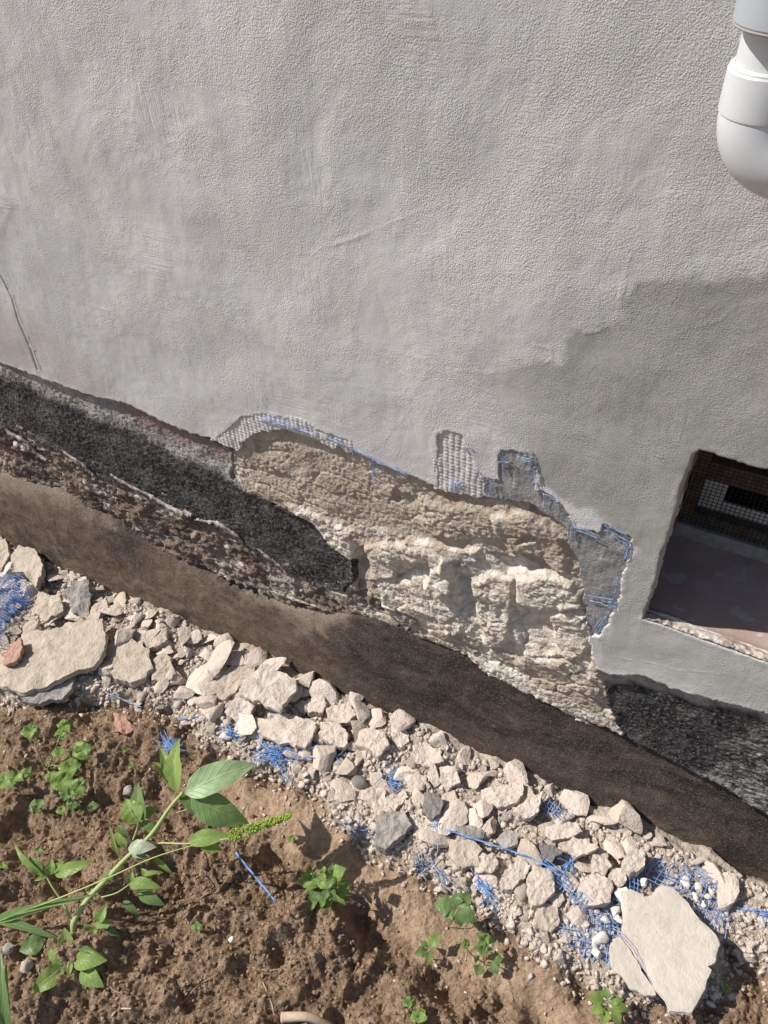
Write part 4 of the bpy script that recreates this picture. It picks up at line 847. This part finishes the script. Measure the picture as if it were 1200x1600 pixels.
# ------------------------------------------------------------------ blue glass-fibre net
def net(poly_px, ang_px, sp, seed, z0=.012, wave=.006, miss=.12, mat=None, label='', name='net_scrap', rad=.00075, group=None, ragged=.006, pairs=False, lift=None):
    P = np.array(GP(poly_px, z0)); c = P.mean(0)
    d = np.array(GP([(ang_px[0], ang_px[1])], z0)[0]) - np.array(GP([(ang_px[2], ang_px[3])], z0)[0]); th = math.atan2(-d[1], -d[0])
    ca, sa = math.cos(th), math.sin(th); L = (P - c) @ np.array([[ca, -sa], [sa, ca]]); lo = L.min(0) - sp; hi = L.max(0) + sp
    lines = []; r = np.random.RandomState(seed); poly = [tuple(q) for q in P]
    for axn in (0, 1):
        for v in np.arange(lo[1 - axn], hi[1 - axn], sp):
            v = v + r.randn() * sp * .10
            t = np.arange(lo[axn], hi[axn], sp * .5); k = len(t)
            A = np.stack([t, np.full(k, v)] if axn == 0 else [np.full(k, v), t], 1)
            A = A + np.stack([fbm(A[:, 0] * 12, A[:, 1] * 12, seed, 2), fbm(A[:, 0] * 12, A[:, 1] * 12, seed + 5, 2)], 1) * sp * 1.2
            W = A @ np.array([[ca, sa], [-sa, ca]]) + c
            ins = sdist(W[:, 0], W[:, 1], poly) + r.randn() * ragged > 0
            ins &= ~(vn2(W[:, 0] * 25 + v * 60 * axn, W[:, 1] * 25, seed + 9) > .5 - miss)
            zz = np.array([gh(x, y) for x, y in W]); 
            zz = np.maximum(zz, np.convolve(np.pad(zz, 4, 'edge'), np.ones(9) / 9, 'valid'))
            zz = (zz if lift is None else np.minimum(zz, lift)) + .0035 + np.abs(fbm(W[:, 0] * 10, W[:, 1] * 10, seed + 2, 2)) * wave + axn * .0008
            if lift is not None: zz = np.maximum(zz, lift + fbm(W[:, 0] * 14, W[:, 1] * 14, seed + 3, 2) * .004 + axn * .0008)
            st = 0
            for i in range(k + 1):
                if i == k or not ins[i]:
                    if i - st > 1: lines.append(np.concatenate([W[st:i], zz[st:i, None]], 1))
                    st = i + 1
    if not lines: return None
    org = np.array([c[0], c[1], gh(c[0], c[1])]); o = tubes(name, mat or BLUE, None, [l - org for l in lines], rad, 4); o.location = org
    return tag(o, label, 'net scrap', group or 'scraps of blue reinforcing net in the rubble')
def tangle(px, py, spread, n, length, seed, label, dirpx=None, mat=None, z=.018):
    r = np.random.RandomState(seed); c = onlvl(px, py, z); lines = []
    base = None
    if dirpx is not None: q = onlvl(px + dirpx[0], py + dirpx[1], z) - c; base = math.atan2(q[1], q[0])
    for i in range(n):
        a = r.rand() * 6.28 if base is None else base + r.randn() * .22 + (PI / 2 if r.rand() < .3 else 0)
        l = length * (.4 + .8 * r.rand()); o = r.randn(2) * spread
        if base is not None: o = np.array([math.cos(base), math.sin(base)]) * r.randn() * spread + np.array([-math.sin(base), math.cos(base)]) * r.randn() * spread * .3
        t = np.linspace(-.5, .5, 7); bend = r.randn() * .18 * l; tilt = r.randn() * .22
        x = o[0] + math.cos(a) * t * l - math.sin(a) * bend * (4 * t * t); y = o[1] + math.sin(a) * t * l + math.cos(a) * bend * (4 * t * t)
        zz = np.array([max(gh(c[0] + u, c[1] + v), 0) for u, v in zip(x, y)]); zz = np.maximum(zz.mean() * .6 + zz * .4, zz) + .004 + r.rand() * .014 + tilt * t * l
        lines.append(np.stack([x, y, zz], 1))
    org = np.array([c[0], c[1], 0]); o = tubes('net_scrap', mat or BLUE, None, lines, .0008, 4); o.location = org
    return tag(o, label, 'net scrap', 'scraps of blue reinforcing net in the rubble')
net([(958, 1395), (1005, 1355), (1040, 1345), (1090, 1362), (1125, 1385), (1135, 1440), (1122, 1462), (1085, 1430), (1030, 1385), (975, 1400), (960, 1440)], (1000, 1360, 1110, 1420), .0085, 21, .022, .006, .06, label='big sheet of blue net along the upper edge of the cracked slab', lift=.030)
net([(873, 1448), (890, 1432), (930, 1428), (960, 1440), (985, 1465), (1080, 1490), (1115, 1500), (1075, 1520), (1050, 1570), (1000, 1545), (955, 1515), (920, 1505), (880, 1475)], (880, 1440, 990, 1480), .0085, 22, .022, .004, .03, label='big sheet of open blue net sticking out left of the cracked slab', lift=.026)
net([(890, 1400), (950, 1380), (975, 1400), (965, 1450), (920, 1440)], (890, 1400, 960, 1440), .010, 23, .022, .008, .25, label='torn blue net between the two pale blocks and the cracked slab', lift=.024)
net([(820, 1338), (835, 1338), (870, 1360), (900, 1385), (915, 1410), (905, 1425), (880, 1400), (850, 1370), (820, 1348)], (820, 1338, 905, 1405), .0065, 24, .03, .006, .12, label='bunched strip of blue net beside the right one of two pale blocks', lift=.040)
net([(-20, 905), (45, 905), (40, 925), (28, 960), (10, 1005), (-20, 1010)], (-10, 905, 30, 925), .0065, 25, .03, .012, .02, label='bright blue net bunched up at the far left edge of the rubble', lift=.052)
net([(845, 1252), (880, 1262), (892, 1285), (870, 1280)], (845, 1252, 890, 1285), .006, 26, .03, .004, .05, mat=BLUED, label='dark blue net scrap leaning on the plinth beside the pointed shard', lift=.04)
net([(-20, 1000), (14, 1002), (8, 1020), (-20, 1018)], (-10, 1005, 30, 1015), .006, 27, .03, .004, .05, mat=BLUED, label='small blue net end at the left edge by the pink brick', lift=.052)
tangle(22, 935, .022, 40, .07, 41, 'loose blue threads piled at the left edge above the large slab', (30, -30), z=.05)
tangle(430, 1176, .030, 46, .065, 42, 'wide tangle of blue threads below the flat pale slab', (40, 6))
tangle(362, 1148, .010, 16, .035, 43, 'short blue thread bundle left of the wide tangle, with white filler on it', (26, 14))
q = onlvl(352, 1150, .012); V, F = wv[1]; tag(rock_at('filler_lump', WHITE, V, F, (q[0], q[1], .012), (.016, .012, .008), (0, 0, .5)), 'white filler lump among blue threads left of the wide tangle', 'rubble piece', 'white filler lumps on the big net')
tangle(268, 1170, .015, 34, .045, 44, 'tuft of blue threads behind the top of the tall weed', (20, 24), z=.0)
tangle(615, 1218, .011, 34, .032, 45, 'compact round blue tuft in the middle of the rubble', None, z=.03)
tangle(514, 1165, .007, 10, .035, 46, 'few crossed blue threads beside the pale chunks', (10, 25), z=.03)
tangle(526, 1182, .005, 6, .03, 47, 'two or three blue threads pointing down the slope of rubble', (8, 24), z=.02)
tangle(865, 1265, .012, 18, .035, 48, 'dusty blue threads on the plinth foot beside the dark net scrap', (24, 10), BLUED, z=.03)
tangle(755, 1388, .013, 22, .045, 49, 'blue thread bundle under the greyish round-edged chunk', (26, 26), z=.01)
tangle(562, 1302, .013, 12, .045, 50, 'blue threads poking out left of the grey-faced square block', (26, 12), BLUED, z=.005)
tangle(690, 1368, .018, 12, .06, 51, 'faded blue threads half buried at the soil edge', (20, 24), BLUED, z=.0)
tangle(655, 1355, .008, 9, .03, 52, 'faded bluish threads below the grey-faced square block', (12, 18), BLUED, z=.0)
tangle(1180, 1432, .010, 6, .06, 53, 'thin blue threads at the plinth foot on the right edge', (36, 18), z=.01)
tangle(445, 1215, .008, 5, .03, 54, 'sparse pair of blue threads at the soil edge under the wide tangle', (14, 18), z=.0)
tangle(890, 1345, .010, 12, .06, 55, 'loose blue threads on the lens-shaped slab', (-20, 40), z=.04)
tangle(680, 1290, .004, 5, .03, 56, 'upright blue threads between pale chunks in mid rubble', (4, 24), z=.04)
def strand(pts, label, n=2, rad=.0009, mat=None, jit=.0012, dz=.004):
    r = random.Random(len(label)); L = []
    Q = np.array([onlvl(x, y, z) for x, y, z in pts]); t = np.linspace(0, len(Q) - 1, 7 * len(Q))
    C = np.stack([np.interp(t, range(len(Q)), Q[:, k]) for k in range(3)], 1)
    g = np.array([gh(x, y) for x, y in C[:, :2]]); C[:, 2] = np.maximum(C[:, 2], g + .002)
    for i in range(n): L.append(C + np.array([r.uniform(-jit, jit), r.uniform(-jit, jit), i * rad * 1.2]) + rng.randn(*C.shape) * .0004)
    o0 = C[0].copy(); o = tubes('net_strand', mat or BLUE, None, [l - o0 for l in L], rad, 5); o.location = o0
    return tag(o, label, 'net strand', 'single blue net strands')
strand([(368, 1332, .055), (400, 1372, .056), (432, 1410, .05)], 'straight blue strand lying alone on the soil mound', 3, .0008, jit=.0010)
strand([(278, 1123, .006), (330, 1122, .008), (388, 1119, .012)], 'straight horizontal blue strand under the leaning slab', 2)
strand([(165, 1082, .006), (195, 1095, .006), (222, 1106, .005)], 'short blue strand crossing above the flat pink tile', 3, mat=BLUED)
strand([(695, 1297, .042), (760, 1318, .044), (826, 1340, .045), (870, 1362, .045)], 'long blue strip running down across the middle rubble', 4, .0007, jit=.0028)
strand([(960, 1450, .046), (974, 1464, .047), (990, 1482, .046), (1002, 1506, .045), (1020, 1536, .044)], 'blue threads bridging the cracks of the large cracked slab', 2, .0004, mat=BLUED, jit=.003)
strand([(1125, 1412, .03), (1160, 1420, .02), (1200, 1440, .012)], 'thin blue strand at the plinth foot right of the cracked slab', 1)

# ------------------------------------------------------------------ weeds
LG = mk_leaf('fresh_weed_leaf', (0.175, 0.30, 0.025), (0.36, 0.50, 0.18), (0.23, 0.37, 0.07))
LD = mk_leaf('dark_weed_leaf', (0.065, 0.155, 0.025), (0.20, 0.34, 0.11), (0.11, 0.22, 0.045))
LP = mk_leaf('pale_leaf_underside', (0.23, 0.35, 0.17), (0.50, 0.58, 0.38), (0.29, 0.40, 0.21), .25)
LY = mk_leaf('yellow_green_leaf', (0.17, 0.30, 0.05), (0.35, 0.46, 0.14), (0.24, 0.36, 0.07), .45)
LS = mk_leaf('silvery_dusty_leaf', (0.32, 0.36, 0.28), (0.45, 0.48, 0.40), (0.40, 0.43, 0.35), .1)
STM = mk_simple('pale_green_stem', (.33, .42, .12), .5, .35, (.36, .43, .19), 50)
STD = mk_simple('thin_dark_stem', (.13, .20, .06), .6, .3, (.20, .22, .09), 50)
SEEDM = mk_simple('green_seed_head', (.20, .34, .04), .7, .2, (.34, .46, .08), 260, .001)
CAMV = Vector(CAM)
def P3(px, py, z): return Vector(onlvl(px, py, z))
def leaf(par, mat, b, t, wid, seed=0, fold=.35, droop=.12, serr=0, tilt=0.0, shape='ovate', up=None, label=None, name='leaf'):
    b = Vector(b); t = Vector(t); ax = t - b; Ln = ax.length; ax.normalize()
    hint = (CAMV - (b + t) / 2).normalized() * .55 + Vector((0, 0, 1)) * .45 if up is None else Vector(up)
    side = ax.cross(hint).normalized(); nrm = side.cross(ax).normalized()
    side = (side * math.cos(tilt) + nrm * math.sin(tilt)); nrm = side.cross(ax).normalized()
    nu, nv = 17, 9; V = []; UV = []; F = []; r = random.Random(seed); ph = r.random() * 6
    for i in range(nu):
        u = i / (nu - 1)
        if shape == 'ovate': wv_ = math.sin(PI * u**.78)**.85 * (1 - .15 * u)
        elif shape == 'blade': wv_ = (1 - u)**.6 * min(1, .5 + u * 3)
        elif shape == 'rhomb': wv_ = (u / .42) ** 1.1 if u < .42 else ((1 - u) / .58) ** .85
        else: wv_ = math.sin(PI * u)**.7
        w_ = wid * .5 * max(wv_, .02)
        for j in range(nv):
            v = j / (nv - 1) * 2 - 1
            ww = w_ * (1 + (serr * (.5 + .5 * math.sin(u * 42)) if abs(v) > .99 else 0))
            p = b + ax * (u * Ln) + side * (v * ww) + nrm * (abs(v) * w_ * fold + math.sin(u * PI) * Ln * droop * .8 - u * u * Ln * droop + .10 * w_ * math.sin(u * 11 + ph + v * 2) * abs(v) + .04 * w_ * math.sin(u * 25 + abs(v) * 6))
            V.append(p); UV.append((u, j / (nv - 1)))
    for i in range(nu - 1):
        for j in range(nv - 1): F.append((i * nv + j, (i + 1) * nv + j, (i + 1) * nv + j + 1, i * nv + j + 1))
    me = mesh_py(name, V, F); uvl = me.uv_layers.new(name='UVMap')
    for lp in me.loops: uvl.data[lp.index].uv = UV[lp.vertex_index]
    o = link(name, me, mat, par)
    if label: o['label'] = label
    return o
def stem(par, pts, r0, r1, mat=None, name='stem', n=8):
    Q = np.array([list(p) for p in pts]); k = len(Q); t = np.linspace(0, k - 1, n * (k - 1) + 1); Cc = np.zeros((len(t), 3))
    for q in range(len(t)):                     # catmull-rom
        i = min(int(t[q]), k - 2); f = t[q] - i; p0 = Q[max(i - 1, 0)]; p1 = Q[i]; p2 = Q[i + 1]; p3 = Q[min(i + 2, k - 1)]
        Cc[q] = .5 * ((2 * p1) + (-p0 + p2) * f + (2 * p0 - 5 * p1 + 4 * p2 - p3) * f * f + (-p0 + 3 * p1 - 3 * p2 + p3) * f**3)
    return tubes(name, mat or STM, par, [Cc], r0, 8, True, lambda u: 1 + (r1 / r0 - 1) * u)
def Z7(x, y, z): return P3(x / 2.5, 1100 + y / 2.5, z)       # spots read off an enlarged view of the lower left quarter
aw = empty('tall_weed', tuple(Z7(285, 900, .04))); tag(aw, 'tallest green weed, leaning right across the soil with a long green seed spike', 'plant')
zs = {'b': .04}
stem(aw, [Z7(292, 905, .035), Z7(290, 850, .06), Z7(345, 760, .085), Z7(420, 680, .11), Z7(490, 605, .14), Z7(590, 510, .17), Z7(660, 410, .20), Z7(715, 345, .22)], .0060, .0030)
stem(aw, [Z7(500, 595, .14), Z7(600, 546, .15), Z7(740, 545, .17), Z7(900, 525, .18)], .0020, .0014, name='side_stem')
stem(aw, [Z7(282, 850, .06), Z7(245, 775, .08), Z7(205, 715, .10), Z7(185, 680, .11)], .0024, .0015, name='side_stem')
stem(aw, [Z7(395, 755, .09), Z7(455, 738, .10), Z7(505, 705, .11)], .0014, .0010, name='side_stem')
stem(aw, [Z7(520, 530, .15), Z7(535, 490, .17), Z7(538, 465, .18)], .0020, .0014, name='side_stem')
stem(aw, [Z7(270, 960, .05), Z7(270, 1000, .055), Z7(262, 1040, .06)], .0018, .0012, name='side_stem')
stem(aw, [Z7(690, 425, .2), Z7(740, 410, .2), Z7(775, 405, .2)], .0012, .0010, name='side_stem')
LEAVES = [ # material, base, tip (x, y, height), width, tilt, fold
 (LG, (695, 345, .215), (688, 130, .245), .040, .5, .5), (LG, (670, 320, .21), (604, 222, .235), .030, -.6, .5), (LG, (680, 330, .21), (625, 165, .24), .026, -.2, .5),
 (LP, (722, 350, .22), (995, 226, .235), .062, .15, .18), (LD, (745, 362, .21), (968, 470, .18), .060, -.3, .25), (LD, (700, 360, .21), (870, 470, .17), .035, .2, .3),  # the broader dark leaf lies in shade, and its colour carries that
 (LG, (540, 465, .18), (488, 370, .195), .042, .1, .3), (LD, (565, 455, .18), (532, 305, .20), .032, .5, .5), (LD, (560, 440, .175), (612, 400, .18), .022, 0, .3), (LD, (545, 470, .17), (620, 485, .165), .020, 0, .3),
 (LG, (735, 540, .17), (905, 510, .18), .032, .1, .35), (LG, (780, 545, .17), (870, 572, .165), .020, -.2, .35),
 (LS, (500, 565, .16), (608, 556, .165), .028, .1, .2), (LS, (515, 590, .15), (580, 600, .15), .014, .4, .2), (LD, (500, 520, .15), (455, 470, .165), .016, .3, .4), (LG, (495, 560, .15), (450, 500, .165), .016, .2, .4), (LG, (465, 600, .13), (425, 472, .16), .008, .2, .4),
 (LG, (505, 700, .11), (625, 715, .115), .026, 0, .3), (LD, (540, 740, .10), (642, 785, .095), .022, 0, .3), (LG, (600, 600, .13), (678, 668, .12), .010, 0, .4), (LG, (560, 670, .12), (636, 655, .125), .010, .3, .4), (LG, (510, 700, .11), (515, 650, .12), .014, 0, .4), (LG, (590, 690, .11), (550, 640, .12), .014, 0, .4), (LD, (480, 770, .08), (545, 825, .07), .014, 0, .4),
 (LG, (440, 680, .115), (400, 655, .12), .015, 0, .3), (LG, (385, 855, .075), (415, 785, .09), .022, .2, .4), (LG, (370, 860, .07), (440, 855, .075), .018, 0, .3), (LG, (350, 880, .06), (325, 860, .07), .012, 0, .3), (LG, (380, 870, .06), (340, 915, .06), .016, 0, .3), (LD, (400, 870, .05), (465, 905, .05), .016, 0, .3),
 (LG, (170, 670, .11), (42, 543, .135), .014, .6, .4), (LD, (165, 662, .11), (112, 595, .125), .022, .2, .4), (LG, (195, 668, .11), (200, 602, .125), .020, 0, .35), (LG, (215, 668, .11), (358, 614, .13), .026, 0, .22), (LG, (205, 660, .11), (250, 612, .12), .016, .3, .3), (LG, (185, 672, .11), (132, 690, .115), .010, 0, .3),
 (LG, (262, 965, .055), (250, 875, .075), .028, 0, .3), (LD, (172, 925, .055), (72, 965, .06), .036, 0, .2), (LG, (262, 1008, .055), (182, 965, .065), .026, 0, .3), (LG, (285, 1005, .055), (412, 1000, .07), .034, 0, .25), (LG, (252, 1025, .055), (118, 1130, .06), .036, .1, .22), (LG, (318, 1035, .05), (400, 1105, .055), .032, -.2, .25), (LD, (285, 940, .06), (402, 985, .07), .012, 0, .4), (LG, (270, 1010, .055), (272, 1060, .06), .014, 0, .4)]
for k, (mt, b, t, wd, tl, fo_) in enumerate(LEAVES): leaf(aw, mt, Z7(*b), Z7(*t), wd, k, fo_, .10, 0, tl, 'ovate')
for o in list(aw.children):
    pass
spk = []
A = Z7(895, 520, .18); B = Z7(1140, 434, .20); r = np.random.RandomState(8); VV = []; FF = []; K, KF = rock_mesh('g', 900, 1, 3, 1, .1, .8); o_ = 0
for i in range(620):
    u = r.rand() ** .8; w_ = .0085 * (1 - u)**.55 + .0016; th = r.rand() * 6.28; ax = (B - A).normalized(); s1 = ax.cross(Vector((0, 0, 1))).normalized(); s2 = s1.cross(ax)
    p = A + (B - A) * u + (s1 * math.cos(th) + s2 * math.sin(th)) * w_ * (.6 + .6 * r.rand()); VV.append(K * r.uniform(.0009, .0018) + np.array(p)); FF.append(KF + o_); o_ += len(K)
link('seed_spike', mesh_np('seed_spike', np.concatenate(VV), np.concatenate(FF)), SEEDM, aw)
# grass at the left edge
ga = empty('grass_tuft', tuple(Z7(-10, 845, .06))); tag(ga, 'coarse grass at the left edge with one long thin stalk crossing the tall weed', 'grass plant')
stem(ga, [Z7(-10, 840, .06), Z7(200, 770, .11), Z7(420, 680, .16), Z7(600, 600, .20), Z7(780, 545, .215)], .0018, .0008, name='stalk')
GRL = mk_leaf('grass_blade', (0.13, 0.24, 0.06), (0.30, 0.40, 0.16), (0.18, 0.30, 0.10), .35)
leaf(ga, GRL, Z7(-15, 845, .06), Z7(360, 742, .12), .022, 1, .5, .05, shape='blade', name='blade'); leaf(ga, LD, Z7(-15, 835, .06), Z7(235, 918, .07), .020, 2, .5, .08, shape='blade', name='blade'); leaf(ga, GRL, Z7(-15, 850, .06), Z7(200, 762, .13), .009, 3, .5, .05, shape='blade', name='blade')
g2 = empty('grass_blade_clump', tuple(Z7(20, 1250, .05))); tag(g2, 'wide dark green grass blade at the lower left edge', 'grass plant')
leaf(g2, LD, Z7(20, 1300, .06), Z7(-5, 968, .12), .030, 4, .4, .12, shape='blade', name='blade'); leaf(g2, GRL, Z7(36, 1290, .05), Z7(20, 1010, .11), .014, 5, .4, .1, shape='blade', name='blade')

def weed(name, label, c, stems, leaves, mt=LG, mats=None, serr=.16, shape='rhomb', sr=.0011):
    root = empty(name, tuple(P3(c[0], c[1], 0))); root.location.z = gh(root.location.x, root.location.y); z0 = root.location.z
    tag(root, label, 'plant', None)
    for s in stems: stem(root, [P3(x, y, z0 + z) for x, y, z in s], sr, sr * .7, STD, 'stem', 5)
    for k, (b, t, wd, *m_) in enumerate(leaves): leaf(root, m_[0] if m_ else mt, P3(b[0], b[1], z0 + b[2]), P3(t[0], t[1], z0 + t[2]), wd, k + len(label), .25, .12, serr, random.uniform(-.25, .25), shape)
    return root
def q7(x, y): return x / 2.5, 1100 + y / 2.5
def star(cx, cy, h, n, ln, wd, seed, m_=None, rise=.015):
    r = random.Random(seed); out = []; a0 = r.random() * 6
    for i in range(n):
        a = a0 + 2 * PI * i / n + r.uniform(-.25, .25); l = ln * r.uniform(.75, 1.1)
        out.append(((cx - math.cos(a) * 1, cy - math.sin(a) * 1, h), (cx + math.cos(a) * l, cy + math.sin(a) * l * .9, h + rise * r.uniform(-.6, .8)), wd * r.uniform(.8, 1.1)) + ((m_,) if m_ else ()))
    return out
c = q7(185, 260)
lv = []
for (x, y, hh, n, ln, wd, m_) in [(120, 105, .07, 5, 15, .018, LG), (252, 85, .08, 5, 12, .013, LG), (235, 120, .06, 4, 12, .013, LY), (320, 182, .07, 4, 18, .022, LG), (275, 248, .05, 4, 18, .022, LG), (232, 190, .05, 4, 12, .014, LY), (240, 300, .05, 5, 20, .022, LG), (305, 325, .05, 5, 16, .018, LG), (262, 345, .035, 4, 16, .018, LD), (200, 285, .04, 4, 13, .014, LG), (60, 285, .04, 4, 16, .016, LG), (105, 270, .04, 4, 12, .012, LG), (15, 305, .04, 5, 16, .018, LG), (285, 390, .025, 4, 12, .014, LD), (150, 395, .025, 4, 14, .016, LD), (240, 415, .02, 3, 9, .010, LG), (365, 400, .02, 3, 10, .012, LD)]:
    lv += star(*q7(x, y), hh, n, ln * 1.1, wd * 1.35, x, m_)
weed('bushy_weed', 'bushy low weed with scalloped leaves in the upper left of the soil', c,
     [[(c[0], c[1], 0), (*q7(150, 190), .04), (*q7(122, 110), .07)], [(c[0], c[1], 0), (*q7(215, 180), .05), (*q7(250, 90), .08)], [(c[0], c[1], 0), (*q7(260, 225), .04), (*q7(320, 185), .07)], [(c[0], c[1], 0), (*q7(120, 268), .03), (*q7(20, 305), .04)], [(c[0], c[1], 0), (*q7(235, 300), .04), (*q7(305, 325), .05)], [(c[0], c[1], 0), (*q7(200, 240), .03), (*q7(275, 248), .05)]], lv, serr=.25, shape='rhomb', sr=.0016)
lv = []
r = random.Random(3)
for i in range(46):
    a = r.uniform(0, 6.28); d = 30 * r.random()**.6; h = .085 * (1 - d / 42); x = 512 + math.cos(a) * d * 1.05; y = 1388 + math.sin(a) * d * .9; l = r.uniform(12, 22)
    lv.append(((x - math.cos(a) * 5, y - math.sin(a) * 5, h), (x + math.cos(a) * l, y + math.sin(a) * l, h - .01 + .02 * r.random()), r.uniform(.010, .017), r.choice([LG, LG, LY, LD])))
lv.append(((520, 1368, .08), (540, 1356, .09), .026, LG)); lv.append(((500, 1405, .05), (465, 1418, .05), .022, LG))
weed('dense_weed', 'dense bright green young weed rooted on the soil mound in the lower middle', (512, 1395), [[(512, 1398, 0), (510, 1388, .05), (512, 1378, .085)]], lv, serr=.3)
weed('five_leaf_weed', 'dark green weed with broad lobed leaves standing on the bare path', (705, 1440), [[(700, 1450, 0), (708, 1430, .05), (713, 1418, .085)]],
     [((713, 1417, .085), (735, 1396, .09), .030, LD), ((713, 1417, .085), (712, 1394, .095), .026, LD), ((710, 1418, .085), (678, 1412, .085), .034, LD), ((712, 1420, .085), (690, 1432, .08), .026, LD), ((715, 1421, .085), (746, 1440, .08), .030, LD), ((714, 1423, .085), (722, 1448, .075), .026, LD)], serr=.2)
weed('pointed_leaf_weed', 'weed with three greyish pointed leaves at the edge of the mound', (672, 1490), [[(678, 1500, 0), (672, 1486, .04)]], [((670, 1482, .04), (688, 1457, .05), .022, LG), ((668, 1484, .04), (648, 1490, .045), .020, LD), ((672, 1486, .04), (668, 1505, .035), .020, LG), ((670, 1480, .04), (655, 1468, .045), .012, LD)], serr=.08)
weed('yellow_tipped_weed', 'weed with yellow-green tips and dark lower leaves on the right of the mound', (757, 1500), [[(757, 1508, 0), (755, 1490, .04), (757, 1470, .06)], [(757, 1505, 0), (735, 1490, .03), (726, 1474, .05)], [(757, 1508, 0), (772, 1505, .03)]],
     star(757, 1468, .06, 5, 17, .014, 5, LY) + star(755, 1482, .045, 4, 16, .016, 6, LD) + star(727, 1474, .05, 4, 11, .013, 7, LY) + [((768, 1500, .03), (786, 1497, .035), .024, LD), ((768, 1504, .03), (778, 1522, .03), .022, LD), ((750, 1506, .02), (745, 1525, .02), .022, LD), ((748, 1500, .02), (740, 1494, .03), .014, LD)], serr=.25)
weed('light_green_seedling', 'light green seedling at the bottom edge right of the pale root', (648, 1582), [[(655, 1592, 0), (642, 1572, .03)]], star(640, 1565, .035, 5, 12, .011, 11, LY) + star(655, 1588, .02, 5, 15, .018, 12, LG), serr=.1, shape='round')
weed('nettle_seedling', 'bright toothed-leaf weed at the bottom right near the cracked slab', (948, 1572), [[(950, 1590, 0), (948, 1570, .05)], [(950, 1590, 0), (970, 1570, .04)]],
     [((946, 1566, .05), (918, 1556, .06), .022, LY), ((948, 1562, .055), (946, 1542, .065), .018, LY), ((950, 1566, .05), (984, 1580, .045), .018, LG), ((946, 1572, .04), (922, 1582, .045), .018, LG), ((948, 1574, .04), (940, 1602, .04), .020, LG), ((955, 1574, .04), (970, 1604, .035), .020, LY), ((952, 1562, .05), (975, 1562, .055), .014, LG)], serr=.28)
for i, (x, y, n, ln, lb) in enumerate([(455, 1310, 4, 9, 'tiny four-leaved seedling on the soil between the seed spike and the rubble'), (308, 1448, 4, 11, 'tiny round-leaved seedling low on the mound beside the tall weed'), (197, 1172, 2, 7, 'tiny two-leaved seedling below the flat pink tile'), (4, 1352, 3, 10, 'small seedling cut by the left edge of the picture'), (60, 1328, 3, 9, 'faint seedling left of the tall weed in the shaded furrow'), (205, 1196, 3, 7, 'small yellowish seedling below the two-leaved one'), (1135, 1545, 3, 7, 'sparse seedling in the soil right of the cracked slab')]):
    weed('seedling', lb, (x, y), [[(x + 2, y + 6, 0), (x, y, .012)]], star(x, y, .014, n, ln, .009, 60 + i, LG, .006), serr=.03, shape='round', sr=.0007)

# ------------------------------------------------------------------ twigs and roots
ROOT = mk_simple('pale_dry_root', (.42, .31, .22), .85, .15, (.55, .43, .32), 60, .001)
TWIG = mk_simple('dry_twig', (.24, .16, .11), .85, .15, (.36, .27, .19), 60, .001)
for pts, rr, mt, nm, lb in [([(440, 1590), (485, 1590), (530, 1612)], .009, ROOT, 'root', 'thick pale root end at the bottom edge of the soil'), ([(395, 1480), (405, 1520), (425, 1570), (428, 1600)], .0011, ROOT, 'twig', 'thin pale dry stalk curving down the mound'), ([(285, 1568), (310, 1540), (340, 1522)], .0016, TWIG, 'twig', 'short brown twig on the mound near the bottom'), ([(160, 1520), (175, 1545), (192, 1552)], .0022, TWIG, 'twig', 'brown twig below the base leaves of the tall weed'), ([(175, 1588), (185, 1577), (205, 1576)], .002, ROOT, 'twig', 'curled pale straw piece at the bottom left'), ([(330, 1410), (350, 1400), (362, 1398)], .0014, TWIG, 'twig', 'small twig on the mound below the blue strand'),
                            ([(12, 1128), (20, 1118), (22, 1102)], .0028, TWIG, 'twig', 'reddish twig standing at the left edge below the slabs'), ([(185, 1452), (200, 1450), (212, 1452)], .003, TWIG, 'twig', 'stubby brown stick just right of the tall weed stem'), ([(395, 1180), (440, 1198), (465, 1190)], .0009, TWIG, 'twig', 'fine dark root thread at the soil edge below the blue tangle'), ([(395, 1512), (420, 1516), (440, 1514)], .0009, ROOT, 'twig', 'hair-thin pale root crossing the mound')]:
    Q = []
    for x, y in pts:
        p = P3(x, y, .03)
        for _ in range(4): p = P3(x, y, gh(p.x, p.y) + rr * .6)
        Q.append(p)
    o = empty('x', tuple(Q[0])); s_ = stem(o, Q, rr, rr * .6, mt, nm, 8); mw = [v.co.copy() for v in s_.data.vertices]
    s_.parent = None; s_.matrix_parent_inverse = Matrix.Identity(4); g0 = Q[0]
    for v in s_.data.vertices: v.co = v.co - g0
    s_.location = g0; bpy.data.objects.remove(o); tag(s_, lb, 'root' if nm == 'root' else 'twig')
r_ = None
#END#
